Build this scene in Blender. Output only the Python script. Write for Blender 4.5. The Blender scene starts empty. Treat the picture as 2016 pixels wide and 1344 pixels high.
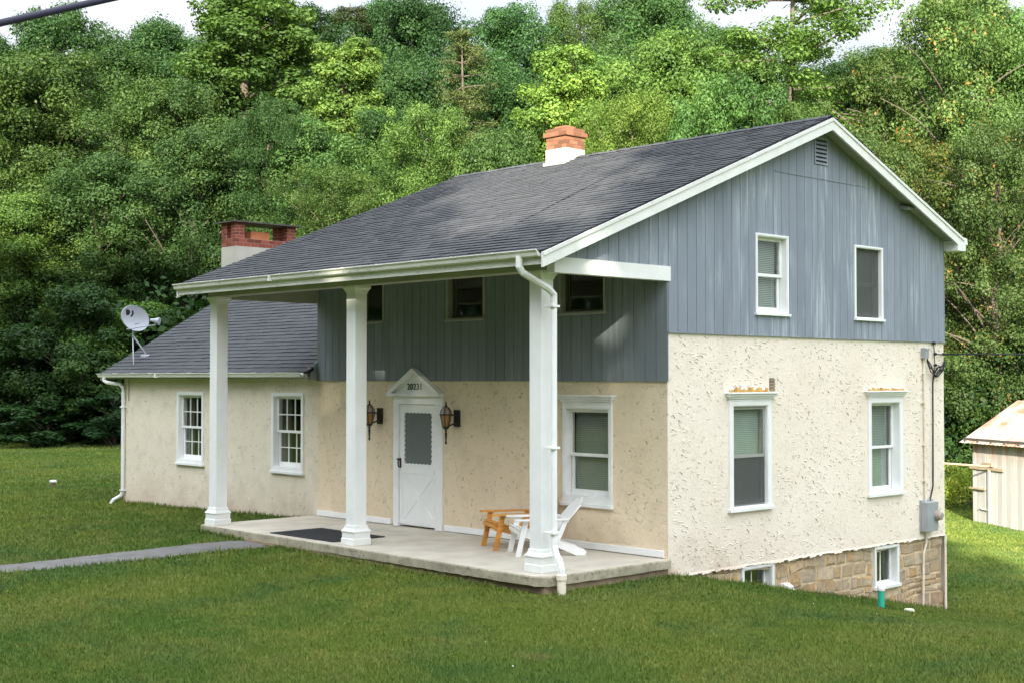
import bpy, bmesh, math, random
import numpy as np
from mathutils import Vector, Matrix

random.seed(7)
RNG = np.random.default_rng(11)
C = bpy.context.scene.collection
R = math.radians

# ------------------------------------------------------------------ tagging
def tag(o, label=None, cat=None, group=None, kind=None):
    if label: o['label'] = label
    if cat: o['category'] = cat
    if group: o['group'] = group
    if kind: o['kind'] = kind
    return o

def empty(name, loc=(0, 0, 0), rz=0.0, label=None, cat=None, group=None):
    o = bpy.data.objects.new(name, None)
    C.objects.link(o)
    o.location = loc
    o.rotation_euler = (0, 0, rz)
    o.empty_display_size = 0.1
    return tag(o, label, cat, group)

# ------------------------------------------------------------------ mesh builder
class MB:
    def __init__(self):
        self.v = []; self.f = []; self.m = []; self.t = []
        self.cur = 0; self.tint = 0.5
    def face(self, pts, m=None, tint=None):
        i = len(self.v)
        self.v += [tuple(p) for p in pts]
        self.f.append(tuple(range(i, i + len(pts))))
        self.m.append(self.cur if m is None else m)
        self.t.append(self.tint if tint is None else tint)
    def hexa(self, p, m=None, tint=None):
        # p: 8 points, bottom ring 0-3, top ring 4-7
        i = len(self.v)
        self.v += [tuple(q) for q in p]
        for a in ((3, 2, 1, 0), (4, 5, 6, 7), (0, 1, 5, 4), (1, 2, 6, 5), (2, 3, 7, 6), (3, 0, 4, 7)):
            self.f.append(tuple(i + k for k in a))
            self.m.append(self.cur if m is None else m)
            self.t.append(self.tint if tint is None else tint)
    def box(self, a, b, m=None, tint=None):
        (x0, y0, z0), (x1, y1, z1) = a, b
        self.hexa([(x0, y0, z0), (x1, y0, z0), (x1, y1, z0), (x0, y1, z0),
                   (x0, y0, z1), (x1, y0, z1), (x1, y1, z1), (x0, y1, z1)], m, tint)
    def mbox(self, mp, u0, u1, z0, z1, d0, d1, m=None, tint=None):
        self.hexa([mp(u0, z0, d0), mp(u1, z0, d0), mp(u1, z0, d1), mp(u0, z0, d1),
                   mp(u0, z1, d0), mp(u1, z1, d0), mp(u1, z1, d1), mp(u0, z1, d1)], m, tint)
    def prism(self, pts, off, m=None):
        # polygon pts extruded by vector off
        n = len(pts); i = len(self.v)
        self.v += [tuple(p) for p in pts]
        self.v += [tuple(Vector(p) + Vector(off)) for p in pts]
        mm = self.cur if m is None else m
        def add(f): self.f.append(tuple(f)); self.m.append(mm); self.t.append(self.tint)
        add(list(range(i, i + n))[::-1]); add(range(i + n, i + 2 * n))
        for k in range(n):
            a = i + k; b = i + (k + 1) % n
            add((a, b, b + n, a + n))
    def tube(self, path, rad, n=8, m=None, caps=True, square=False, flat=None):
        P = [Vector(p) for p in path]
        if not hasattr(rad, '__len__'): rad = [rad] * len(P)
        rings = []
        ref = None
        for k, p in enumerate(P):
            if k == 0: t = P[1] - p
            elif k == len(P) - 1: t = p - P[-2]
            else: t = (P[k + 1] - p).normalized() + (p - P[k - 1]).normalized()
            t.normalize()
            if ref is None:
                ref = Vector((0, 0, 1)) if abs(t.z) < .9 else Vector((0, 1, 0))
            a = t.cross(ref)
            if a.length < 1e-4: a = t.cross(Vector((1, 0, 0)))
            a.normalize(); b = a.cross(t).normalized()
            ref = b
            ring = []
            for j in range(n):
                th = 2 * math.pi * (j + .5) / n
                ca, sa = math.cos(th), math.sin(th)
                if square:
                    s = 1 / max(abs(ca), abs(sa)); ca *= s; sa *= s
                fx, fy = flat if flat else (1, 1)
                ring.append(p + (a * ca * fx + b * sa * fy) * rad[k])
            rings.append(ring)
        i = len(self.v)
        for r in rings: self.v += [tuple(q) for q in r]
        mm = self.cur if m is None else m
        for k in range(len(P) - 1):
            for j in range(n):
                a = i + k * n + j; b = i + k * n + (j + 1) % n
                self.f.append((a, b, b + n, a + n)); self.m.append(mm); self.t.append(self.tint)
        if caps:
            self.f.append(tuple(i + j for j in range(n))[::-1]); self.m.append(mm); self.t.append(self.tint)
            e = i + (len(P) - 1) * n
            self.f.append(tuple(e + j for j in range(n))); self.m.append(mm); self.t.append(self.tint)
    def lathe(self, c, prof, n=12, m=None, rot=0.0, square=False):
        # prof: (r, z) pairs about the vertical through c
        path = [(c[0], c[1], c[2] + z) for r, z in prof]
        i = len(self.v); mm = self.cur if m is None else m
        for r, z in prof:
            for j in range(n):
                th = 2 * math.pi * (j + .5) / n + rot
                k = 1 / max(abs(math.cos(th)), abs(math.sin(th))) if square else 1
                self.v.append((c[0] + r * k * math.cos(th), c[1] + r * k * math.sin(th), c[2] + z))
        for k in range(len(prof) - 1):
            for j in range(n):
                a = i + k * n + j; b = i + k * n + (j + 1) % n
                self.f.append((a, b, b + n, a + n)); self.m.append(mm); self.t.append(self.tint)
        self.f.append(tuple(i + j for j in range(n))[::-1]); self.m.append(mm); self.t.append(self.tint)
        e = i + (len(prof) - 1) * n
        self.f.append(tuple(e + j for j in range(n))); self.m.append(mm); self.t.append(self.tint)
    def build(self, name, mats, parent=None, smooth=False, recalc=True, bevel=0):
        me = bpy.data.meshes.new(name)
        me.from_pydata(self.v, [], self.f)
        if not isinstance(mats, (list, tuple)): mats = [mats]
        for m in mats: me.materials.append(m)
        me.polygons.foreach_set('material_index', self.m)
        at = me.attributes.new('tint', 'FLOAT', 'FACE')
        at.data.foreach_set('value', self.t)
        if recalc:
            bm = bmesh.new(); bm.from_mesh(me)
            bmesh.ops.recalc_face_normals(bm, faces=bm.faces[:])
            bm.to_mesh(me); bm.free()
        if smooth:
            me.polygons.foreach_set('use_smooth', [True] * len(me.polygons))
        o = bpy.data.objects.new(name, me)
        C.objects.link(o)
        if parent: o.parent = parent
        if bevel:
            b = o.modifiers.new('bevel', 'BEVEL'); b.width = bevel; b.segments = 2; b.limit_method = 'ANGLE'
        return o

def FR(u, z, d): return (u, -d, z)          # front wall: u = x, outwards = -y
def GB(u, z, d): return (d, u, z)           # gable wall: u = y, outwards = +x

# ------------------------------------------------------------------ materials
def mat(name):
    m = bpy.data.materials.new(name); m.use_nodes = True
    nt = m.node_tree
    b = nt.nodes['Principled BSDF']
    return m, nt, b

def N(nt, t, **kw):
    n = nt.nodes.new(t)
    for k, v in kw.items():
        if k in n.inputs: n.inputs[k].default_value = v
        else: setattr(n, k, v)
    return n

def L(nt, a, b): nt.links.new(a, b)

def coords(nt, scale=(1, 1, 1), kind='Object'):
    tc = N(nt, 'ShaderNodeTexCoord')
    mp = N(nt, 'ShaderNodeMapping')
    mp.inputs['Scale'].default_value = scale
    L(nt, tc.outputs[kind], mp.inputs['Vector'])
    return mp.outputs['Vector']

def noise(nt, vec, scale, detail=4, rough=.55, dist=0.0):
    n = N(nt, 'ShaderNodeTexNoise')
    n.inputs['Scale'].default_value = scale; n.inputs['Detail'].default_value = detail
    n.inputs['Roughness'].default_value = rough; n.inputs['Distortion'].default_value = dist
    if vec is not None: L(nt, vec, n.inputs['Vector'])
    return n.outputs['Fac']

def ramp(nt, fac, stops, interp='LINEAR'):
    r = N(nt, 'ShaderNodeValToRGB'); r.color_ramp.interpolation = interp
    e = r.color_ramp.elements
    while len(e) < len(stops): e.new(.5)
    for k, (p, c) in enumerate(stops):
        e[k].position = p
        e[k].color = (c[0], c[1], c[2], 1) if hasattr(c, '__len__') else (c, c, c, 1)
    L(nt, fac, r.inputs['Fac'])
    return r.outputs['Color']

def mixc(nt, fac, a, b, mode='MIX'):
    n = N(nt, 'ShaderNodeMix', data_type='RGBA', blend_type=mode)
    for s, x in ((n.inputs[0], fac), (n.inputs[6], a), (n.inputs[7], b)):
        if hasattr(x, 'links'): L(nt, x, s)
        elif hasattr(x, '__len__'): s.default_value = (x[0], x[1], x[2], 1)
        else: s.default_value = x
    return n.outputs[2]

def math_(nt, op, a, b=None, c=None):
    n = N(nt, 'ShaderNodeMath', operation=op)
    for s, x in zip(n.inputs, (a, b, c)):
        if x is None: continue
        if hasattr(x, 'links'): L(nt, x, s)
        else: s.default_value = x
    return n.outputs[0]

def bump(nt, b, h, strength=.4, dist=.02):
    n = N(nt, 'ShaderNodeBump'); n.inputs['Strength'].default_value = strength
    n.inputs['Distance'].default_value = dist
    L(nt, h, n.inputs['Height']); L(nt, n.outputs['Normal'], b.inputs['Normal'])

def attr(nt, name, typ='GEOMETRY'):
    n = N(nt, 'ShaderNodeAttribute', attribute_name=name, attribute_type=typ)
    return n

def sep(nt, v):
    n = N(nt, 'ShaderNodeSeparateXYZ'); L(nt, v, n.inputs[0]); return n.outputs

def zmask(nt, lo, hi):
    """1 below lo fading to 0 above hi (world z)"""
    g = N(nt, 'ShaderNodeNewGeometry'); s = sep(nt, g.outputs['Position'])
    m = N(nt, 'ShaderNodeMapRange'); m.inputs[1].default_value = lo; m.inputs[2].default_value = hi
    m.inputs[3].default_value = 1; m.inputs[4].default_value = 0
    L(nt, s[2], m.inputs[0]); return m.outputs[0]

def simple(name, col, rough=.6, var=.12, scale=6, metallic=0, bs=.15, bscale=40, spec=.4, stretch=(1, 1, 1), dirt=None, dirtc=(.2, .19, .15)):
    m, nt, b = mat(name)
    v = coords(nt, stretch)
    f = noise(nt, v, scale, 5)
    lo = [max(0, c * (1 - var)) for c in col]; hi = [min(1, c * (1 + var)) for c in col]
    c = ramp(nt, f, [(.3, lo), (.7, hi)])
    if dirt:
        d = noise(nt, v, 14, 6, .7)
        c = mixc(nt, ramp(nt, d, [(dirt, 0.0), (dirt + .14, .75)]), c, dirtc)
    L(nt, c, b.inputs['Base Color'])
    b.inputs['Roughness'].default_value = rough; b.inputs['Metallic'].default_value = metallic
    b.inputs['Specular IOR Level'].default_value = spec
    if bs: bump(nt, b, noise(nt, v, bscale, 4), bs, .01)
    return m

def stucco(name, base, warm, grey, redlo=None, bstr=.5):
    m, nt, b = mat(name)
    v = coords(nt)
    big = noise(nt, v, .7, 5, .6); med = noise(nt, v, 3.0, 6, .65); fine = noise(nt, v, 24, 5, .7)
    c = mixc(nt, ramp(nt, big, [(.35, 0.0), (.7, 1.0)]), base, warm)
    c = mixc(nt, ramp(nt, med, [(.5, 0.0), (.75, .6)]), c, grey)
    pit = noise(nt, v, 17, 3, .6, 1.2)
    c = mixc(nt, ramp(nt, pit, [(.30, .8), (.38, 0.0)]), c, [k * .55 for k in grey])
    if redlo:
        z = zmask(nt, redlo[0], redlo[1])
        k = math_(nt, 'MULTIPLY', z, ramp(nt, noise(nt, v, 1.6, 5), [(.35, 0.1), (.7, 1.0)]))
        if len(redlo) > 3:
            g = N(nt, 'ShaderNodeNewGeometry'); py = sep(nt, g.outputs['Position'])[1]
            mr = N(nt, 'ShaderNodeMapRange'); mr.inputs[1].default_value = redlo[3]; mr.inputs[2].default_value = redlo[4]; mr.inputs[3].default_value = 1; mr.inputs[4].default_value = .12
            L(nt, py, mr.inputs[0]); k = math_(nt, 'MULTIPLY', k, mr.outputs[0])
        c = mixc(nt, math_(nt, 'MULTIPLY', k, redlo[2]), c, (.42, .25, .15))
    L(nt, c, b.inputs['Base Color']); b.inputs['Roughness'].default_value = .92
    b.inputs['Specular IOR Level'].default_value = .2
    h = math_(nt, 'ADD', math_(nt, 'MULTIPLY', med, 1.2), math_(nt, 'MULTIPLY', fine, .35))
    h = math_(nt, 'ADD', h, math_(nt, 'MULTIPLY', ramp(nt, pit, [(.30, 0.0), (.42, 1.0)]), .5))
    bump(nt, b, h, bstr, .03)
    return m

M = {}
M['stucco_gable'] = stucco('stucco_gable', (.85, .765, .66), (.79, .70, .58), (.73, .66, .55), (-.3, .35, .8, .3, 2.6), .45)
M['stucco_lip_shade'] = simple('stucco_lip_shade', (.34, .30, .22), .95, .3, 5)  # shade under the trowel lips, put into the colour
M['stucco_front'] = stucco('stucco_front', (.80, .675, .49), (.73, .60, .42), (.58, .49, .35), (-.1, .35, .3), .65)
M['stucco_wing'] = stucco('stucco_wing', (.80, .725, .585), (.73, .65, .51), (.54, .48, .37), (-.35, .5, .75), .45)
M['white'] = simple('white_paint', (.82, .825, .81), .5, .05, 3, bs=.08, bscale=18, dirt=.66, dirtc=(.58, .57, .52))
M['white_old'] = simple('white_paint_worn', (.76, .77, .74), .5, .07, 4, bs=.1, dirt=.62, dirtc=(.40, .38, .32))
M['gutter'] = simple('gutter_paint', (.74, .74, .70), .45, .08, 2, bs=.05, dirt=.56, dirtc=(.22, .20, .16), stretch=(.5, 1, 3))
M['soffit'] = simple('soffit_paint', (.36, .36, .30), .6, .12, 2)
M['concrete'] = simple('concrete', (.50, .46, .38), .9, .16, 2.2, bs=.3, dirt=.60, dirtc=(.27, .25, .19))
M['concrete_edge'] = simple('concrete_edge', (.36, .33, .24), .95, .3, 3, bs=.4, dirt=.52, dirtc=(.15, .14, .09))
M['path'] = simple('path_asphalt', (.135, .13, .125), .95, .2, 4, bs=.5, bscale=90)
M['rubber'] = simple('black_rubber', (.028, .030, .034), .8, .2, 8, bs=.4, bscale=120)
M['black'] = simple('black_iron', (.018, .016, .015), .45, .3, 8, spec=.5)
M['wire'] = simple('wire_black', (.02, .02, .022), .6, .2, 8, bs=0)
M['grey_metal'] = simple('grey_metal', (.36, .39, .41), .5, .1, 4, metallic=.3)
M['dark_metal'] = simple('dark_metal', (.10, .09, .08), .6, .2, 4, metallic=.3)
M['alu'] = simple('storm_aluminium', (.36, .36, .34), .5, .1, 5, metallic=.2)
M['dish'] = simple('dish_grey', (.36, .38, .42), .45, .05, 3)
M['green_pipe'] = simple('green_pipe', (.03, .40, .28), .5, .15, 6, dirt=.63, dirtc=(.05, .09, .07))
M['pipe_white'] = simple('pipe_white', (.78, .70, .58), .5, .1, 5, dirt=.55, dirtc=(.42, .29, .17))
M['orange_wood'] = simple('orange_wood', (.60, .27, .055), .5, .22, 5, stretch=(1, 1, 6), bs=.12)
M['white_chair'] = simple('white_chair_paint', (.80, .80, .78), .45, .05, 4, bs=.05)
M['amber'] = simple('amber_glass', (.34, .18, .07), .12, .25, 3, bs=0, spec=.7)
M['frost'] = simple('clear_seeded_glass', (.42, .34, .28), .12, .2, 3, bs=0, spec=.7)
M['stone_white'] = simple('pale_stone', (.70, .66, .55), .9, .1)
M['curtain'] = simple('curtain_cloth', (.17, .15, .12), .9, .3, 4, stretch=(6, 6, .4))
M['blind'] = simple('blind_slats', (.40, .47, .42), .6, .06, 3, bs=0)
M['blind_dim'] = simple('blind_slats_dim', (.33, .35, .31), .6, .06, 3, bs=0)
M['door_screen'] = simple('door_screen', (.13, .15, .145), .55, .08, 2, bs=0)
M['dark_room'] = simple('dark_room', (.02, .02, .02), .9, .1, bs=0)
M['bark'] = simple('bark', (.115, .092, .072), .95, .45, 3, stretch=(3, 3, .6), bs=.8, bscale=14)
M['rail_wood'] = simple('rail_wood', (.34, .26, .17), .85, .25, 4, stretch=(1, 1, 4))
M['moss'] = simple('rust_moss_stain', (.45, .27, .08), .95, .4, 9, bs=.4)
M['clay_flue'] = simple('clay_flue', (.55, .20, .09), .8, .15, 4)
M['render_chim'] = simple('chimney_render', (.46, .435, .38), .92, .12, 2, bs=.3, dirt=.64, dirtc=(.42, .40, .33))

def glass_mat(name, tintv, gl=1.6):
    m = bpy.data.materials.new(name); m.use_nodes = True; nt = m.node_tree
    nt.nodes.remove(nt.nodes['Principled BSDF']); out = nt.nodes['Material Output']
    tr = N(nt, 'ShaderNodeBsdfTransparent'); tr.inputs[0].default_value = (*tintv, 1)
    g = N(nt, 'ShaderNodeBsdfGlossy'); g.inputs['Roughness'].default_value = .03
    lw = N(nt, 'ShaderNodeLayerWeight'); fz = math_(nt, 'ADD', math_(nt, 'MULTIPLY', math_(nt, 'POWER', lw.outputs['Facing'], 4.0), .7), .085)
    v = coords(nt)
    bp = N(nt, 'ShaderNodeBump'); bp.inputs['Strength'].default_value = .08; bp.inputs['Distance'].default_value = .02
    L(nt, noise(nt, v, 2.2, 2), bp.inputs['Height']); L(nt, bp.outputs[0], g.inputs['Normal'])
    k = math_(nt, 'MULTIPLY', fz, gl)
    mx = N(nt, 'ShaderNodeMixShader'); L(nt, k, mx.inputs[0]); L(nt, tr.outputs[0], mx.inputs[1]); L(nt, g.outputs[0], mx.inputs[2])
    L(nt, mx.outputs[0], out.inputs['Surface'])
    return m
M['glass'] = glass_mat('window_glass', (.86, .9, .88))

def screen_mat(name, col, op):
    m = bpy.data.materials.new(name); m.use_nodes = True; nt = m.node_tree
    b = nt.nodes['Principled BSDF']; out = nt.nodes['Material Output']
    b.inputs['Base Color'].default_value = (*col, 1); b.inputs['Roughness'].default_value = .7
    tr = N(nt, 'ShaderNodeBsdfTransparent'); mx = N(nt, 'ShaderNodeMixShader'); mx.inputs[0].default_value = op
    L(nt, tr.outputs[0], mx.inputs[1]); L(nt, b.outputs[0], mx.inputs[2]); L(nt, mx.outputs[0], out.inputs['Surface'])
    return m
M['screen'] = screen_mat('fly_screen', (.10, .105, .10), .55)

# blue siding: worn paint with pale vertical streaks
def siding(name, col, wear, tilt):
    m, nt, b = mat(name)
    v = coords(nt); vs = coords(nt, (9, 9, .55))
    a = attr(nt, 'tint')
    c = mixc(nt, ramp(nt, noise(nt, v, .8, 4), [(.3, 0.0), (.7, 1.0)]), [k * .92 for k in col], [k * 1.08 for k in col])
    c = mixc(nt, .35, c, mixc(nt, a.outputs['Fac'], [k * .8 for k in col], [k * 1.2 for k in col]))
    st = noise(nt, vs, 1.6, 6, .7)
    msk = ramp(nt, noise(nt, coords(nt, (1, 1, .6)), .9, 3), [(.40, 0.0), (.60, 1.0)])
    k = math_(nt, 'MULTIPLY', ramp(nt, st, [(.47, 0.0), (.64, wear)]), msk)
    c = mixc(nt, k, c, (.42, .47, .52))
    L(nt, c, b.inputs['Base Color']); b.inputs['Roughness'].default_value = .7
    b.inputs['Specular IOR Level'].default_value = .25
    bump(nt, b, noise(nt, coords(nt, (40, 40, 1.5)), 2, 4), .25, .006)
    return m
M['siding_gable'] = siding('siding_gable', (.232, .262, .312), 1.0, 0)
M['siding_front'] = siding('siding_front', (.190, .218, .240), .3, 0)

# shingles
def shingles():
    m, nt, b = mat('shingles')
    a = attr(nt, 'tint'); v = coords(nt)
    c = ramp(nt, a.outputs['Fac'], [(0.0, (.030, .035, .040)), (.5, (.042, .048, .053)), (1.0, (.068, .074, .079))])
    c = mixc(nt, ramp(nt, noise(nt, v, 1.1, 5), [(.4, 0.0), (.75, .3)]), c, (.070, .074, .072))
    g = noise(nt, v, 160, 3, .7)
    c = mixc(nt, .4, c, ramp(nt, g, [(.3, (.02, .02, .025)), (.7, (.13, .13, .14))]))
    L(nt, c, b.inputs['Base Color']); b.inputs['Roughness'].default_value = .88
    b.inputs['Specular IOR Level'].default_value = .3
    bump(nt, b, g, .4, .006)
    return m
M['shingles'] = shingles()

# stone blocks coloured per stone
def stones():
    m, nt, b = mat('foundation_stone')
    a = attr(nt, 'tint'); v = coords(nt)
    c = ramp(nt, a.outputs['Fac'], [(0.0, (.34, .24, .15)), (.25, (.52, .38, .21)), (.5, (.46, .39, .29)), (.75, (.56, .36, .15)), (1.0, (.58, .48, .34))])
    c = mixc(nt, ramp(nt, noise(nt, v, 7, 6, .7), [(.4, 0.0), (.7, .7)]), c, (.24, .19, .14))
    c = mixc(nt, ramp(nt, noise(nt, v, 3, 4), [(.55, 0.0), (.75, .6)]), c, (.55, .33, .14))
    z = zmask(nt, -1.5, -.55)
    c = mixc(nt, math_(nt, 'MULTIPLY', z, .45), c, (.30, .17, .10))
    L(nt, c, b.inputs['Base Color']); b.inputs['Roughness'].default_value = .95
    bump(nt, b, noise(nt, v, 12, 7, .7), .8, .04)
    return m
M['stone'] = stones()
M['mortar'] = simple('mortar', (.56, .45, .29), .95, .25, 6, bs=.4)
M['foundation_dirt'] = simple('porch_foundation', (.30, .22, .15), .95, .3, 4, bs=.4)

def brick(name, base):
    m, nt, b = mat(name)
    a = attr(nt, 'tint'); v = coords(nt)
    c = ramp(nt, a.outputs['Fac'], [(0.0, [k * .6 for k in base]), (.5, base), (1.0, [min(1, k * 1.35) for k in base])])
    c = mixc(nt, ramp(nt, noise(nt, v, 16, 5), [(.5, 0.0), (.75, .5)]), c, [k * .5 for k in base])
    L(nt, c, b.inputs['Base Color']); b.inputs['Roughness'].default_value = .9
    bump(nt, b, noise(nt, v, 30, 4), .4, .01)
    return m
M['brick_red'] = brick('red_brick', (.24, .062, .04))
M['brick_orange'] = brick('orange_brick', (.225, .098, .052))
M['brick_mortar'] = simple('brick_mortar', (.50, .38, .30), .95, .15)
M['brick_mortar_o'] = simple('brick_mortar_orange', (.24, .14, .09), .95, .15)

# shed boards and tin roof
def shedwood():
    m, nt, b = mat('shed_boards')
    a = attr(nt, 'tint'); vs = coords(nt, (14, 14, .8)); v = coords(nt)
    c = ramp(nt, a.outputs['Fac'], [(0.0, (.37, .36, .33)), (.5, (.43, .42, .39)), (1.0, (.49, .48, .44))])
    c = mixc(nt, ramp(nt, noise(nt, vs, 1.4, 5, .65), [(.5, 0.0), (.75, .7)]), c, (.27, .22, .17))
    z = N(nt, 'ShaderNodeNewGeometry'); s = sep(nt, z.outputs['Position'])
    mr = N(nt, 'ShaderNodeMapRange'); mr.inputs[1].default_value = -.25; mr.inputs[2].default_value = .55
    L(nt, s[2], mr.inputs[0])
    k = math_(nt, 'MULTIPLY', mr.outputs[0], ramp(nt, noise(nt, coords(nt, (2.5, 2.5, .6)), 1.6, 4), [(.4, 0.0), (.62, .9)]))
    c = mixc(nt, k, c, (.45, .15, .05))
    L(nt, c, b.inputs['Base Color']); b.inputs['Roughness'].default_value = .9
    bump(nt, b, noise(nt, vs, 3, 5), .5, .01)
    return m
M['shed'] = shedwood()
def tin():
    m, nt, b = mat('rusty_tin')
    v = coords(nt); a = attr(nt, 'tint')
    c = mixc(nt, a.outputs['Fac'], (.44, .38, .30), (.54, .49, .41))
    c = mixc(nt, ramp(nt, noise(nt, v, 1.1, 6, .68), [(.44, 0.0), (.64, .9)]), c, (.30, .12, .05))
    L(nt, c, b.inputs['Base Color']); b.inputs['Roughness'].default_value = .6; b.inputs['Metallic'].default_value = .1
    return m
M['tin'] = tin()

# lawn: one colour field shared by the soil sheet and the blades
def lawn_color(nt):
    g = N(nt, 'ShaderNodeNewGeometry'); P = g.outputs['Position']
    n1 = noise(nt, P, .16, 4, .6); n2 = noise(nt, P, .9, 5, .6, .4); n3 = noise(nt, P, .45, 4, .65)
    c = mixc(nt, ramp(nt, n1, [(.40, 0.0), (.60, 1.0)]), (.060, .128, .011), (.134, .182, .018))
    c = mixc(nt, ramp(nt, n2, [(.46, 0.0), (.62, .8)]), c, (.195, .210, .034))
    c = mixc(nt, ramp(nt, n3, [(.50, 0.0), (.62, .8)]), c, (.038, .108, .020))
    c = mixc(nt, ramp(nt, noise(nt, P, 1.7, 4, .6), [(.62, 0.0), (.76, .6)]), c, (.20, .155, .06))
    c = mixc(nt, ramp(nt, noise(nt, P, .33, 5, .62, .8), [(.50, 0.0), (.62, .6)]), c, (.165, .19, .04))
    return c, P
def lawn_mats():
    m, nt, b = mat('lawn_soil')
    c, P = lawn_color(nt)
    c = mixc(nt, .5, c, ramp(nt, noise(nt, P, 9, 6, .75), [(.3, (.020, .045, .008)), (.7, (.11, .15, .035))]))
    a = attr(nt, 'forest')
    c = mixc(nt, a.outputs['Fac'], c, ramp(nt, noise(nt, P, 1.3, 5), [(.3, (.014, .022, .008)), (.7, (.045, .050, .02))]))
    L(nt, c, b.inputs['Base Color']); b.inputs['Roughness'].default_value = 1
    b.inputs['Specular IOR Level'].default_value = .1
    bump(nt, b, noise(nt, P, 14, 6, .8), .9, .06)
    m2, nt, b = mat('grass_blades')
    c, P = lawn_color(nt)
    a = attr(nt, 'tint')
    c = mixc(nt, a.outputs['Fac'], mixc(nt, .38, c, (.025, .06, .010)), mixc(nt, .28, c, (.24, .30, .08)))
    L(nt, c, b.inputs['Base Color']); b.inputs['Roughness'].default_value = .7
    b.inputs['Specular IOR Level'].default_value = .25
    return m, m2
M['lawn'], M['grass'] = lawn_mats()

def leaf_mat(name, dark, mid, light, accent=None, trans=.3):
    m, nt, b = mat(name); out = nt.nodes['Material Output']
    a = attr(nt, 'tint'); tone = attr(nt, 'tone', 'OBJECT')
    st = [(0.0, dark), (.45, mid), (.9, light)]
    if accent: st = [(0.0, dark), (.42, mid), (.84, light), (.9, accent)]
    c = ramp(nt, a.outputs['Fac'], st)
    c = mixc(nt, 1.0, c, tone.outputs['Color'], 'MULTIPLY')
    L(nt, c, b.inputs['Base Color']); b.inputs['Roughness'].default_value = .5
    b.inputs['Specular IOR Level'].default_value = .2
    t = N(nt, 'ShaderNodeBsdfTranslucent')
    L(nt, mixc(nt, 1.0, c, (1.15, 1.25, .55), 'MULTIPLY'), t.inputs[0])
    mx = N(nt, 'ShaderNodeMixShader'); mx.inputs[0].default_value = trans
    L(nt, b.outputs[0], mx.inputs[1]); L(nt, t.outputs[0], mx.inputs[2]); L(nt, mx.outputs[0], out.inputs['Surface'])
    return m
M['leaf'] = leaf_mat('leaf_green', (.028, .062, .020), (.052, .108, .032), (.098, .168, .052))
M['leaf_olive'] = leaf_mat('leaf_olive', (.034, .070, .020), (.062, .114, .030), (.110, .178, .052))
M['leaf_rusty'] = leaf_mat('leaf_rusty', (.038, .070, .020), (.070, .116, .033), (.122, .178, .058), (.28, .17, .06))
M['needle'] = leaf_mat('needle', (.045, .070, .022), (.078, .105, .032), (.14, .15, .05), None, .2)
M['weed'] = leaf_mat('weed_leaf', (.07, .12, .03), (.14, .20, .04), (.24, .30, .07), (.62, .48, .06), .35)

# ------------------------------------------------------------------ camera
FPX = 2684.0
CAM = np.array([11.882, -14.205, 2.42])
FA = R(136.4155); PITCH = math.atan(73 / FPX)
FH = np.array([math.cos(FA), math.sin(FA), 0]); RT = np.array([math.sin(FA), -math.cos(FA), 0])
FW = FH * math.cos(PITCH) + np.array([0, 0, math.sin(PITCH)]); UP = np.cross(RT, FW)
cam = bpy.data.cameras.new('camera'); co = bpy.data.objects.new('camera', cam); C.objects.link(co)
cam.lens = 36 * FPX / 2016; cam.sensor_width = 36; cam.clip_end = 3000; cam.clip_start = .1
co.location = CAM
co.rotation_euler = Vector(FW).to_track_quat('-Z', 'Y').to_euler()
bpy.context.scene.camera = co

# ------------------------------------------------------------------ terrain
def sst(a, b, x):
    t = np.clip((np.asarray(x, float) - a) / (b - a), 0, 1); return t * t * (3 - 2 * t)
def forest_s(x, y): return -.555 * (np.asarray(x, float) + 42) + .832 * (np.asarray(y, float) - 9.5)
def ground(x, y):
    x = np.asarray(x, float); y = np.asarray(y, float)
    near = np.interp(x, [-40, -20, -15, -11, -8.3, -5, 0, 8], [-.30, -.28, -.25, -.17, -.11, -.17, -.22, -.25])
    z = near + (-.28 - near) * sst(-2.6, -6, y)
    d1 = np.interp(y, [0, 7.4, 9.2, 12, 60], [0, 1.33, 1.84, 1.90, 1.9])
    d2 = np.interp(y, [-2, 0, 7.4, 12, 16, 60], [0, .06, 1.25, 1.78, 1.9, 1.9])
    w = sst(.3, 2.6, x); xs_ = 1.6 * np.maximum(0, y - 10)
    z = z - (d1 * (1 - w) + d2 * w) * sst(-17, -9, x + xs_)
    z = z - .11 * sst(.0, 1.4, x) * sst(-1.8, 1.2, y) * sst(9, 6, y)
    s = forest_s(x, y)
    hill = np.where(s > 0, .27 * (np.sqrt(s * s + 36) - 6), 0)
    z = z + np.minimum(hill, 15 + 0 * s)
    dc = np.hypot(x - 13, y + 17)
    z = z + .75 * sst(11, 3.5, dc)
    z = z + .02 * np.sin(x * 1.3 + y * .7) * np.sin(y * 1.1 - x * .4) * sst(1, 4, np.abs(y + 1.2) + np.abs(x + 4) * .0)
    return z

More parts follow.
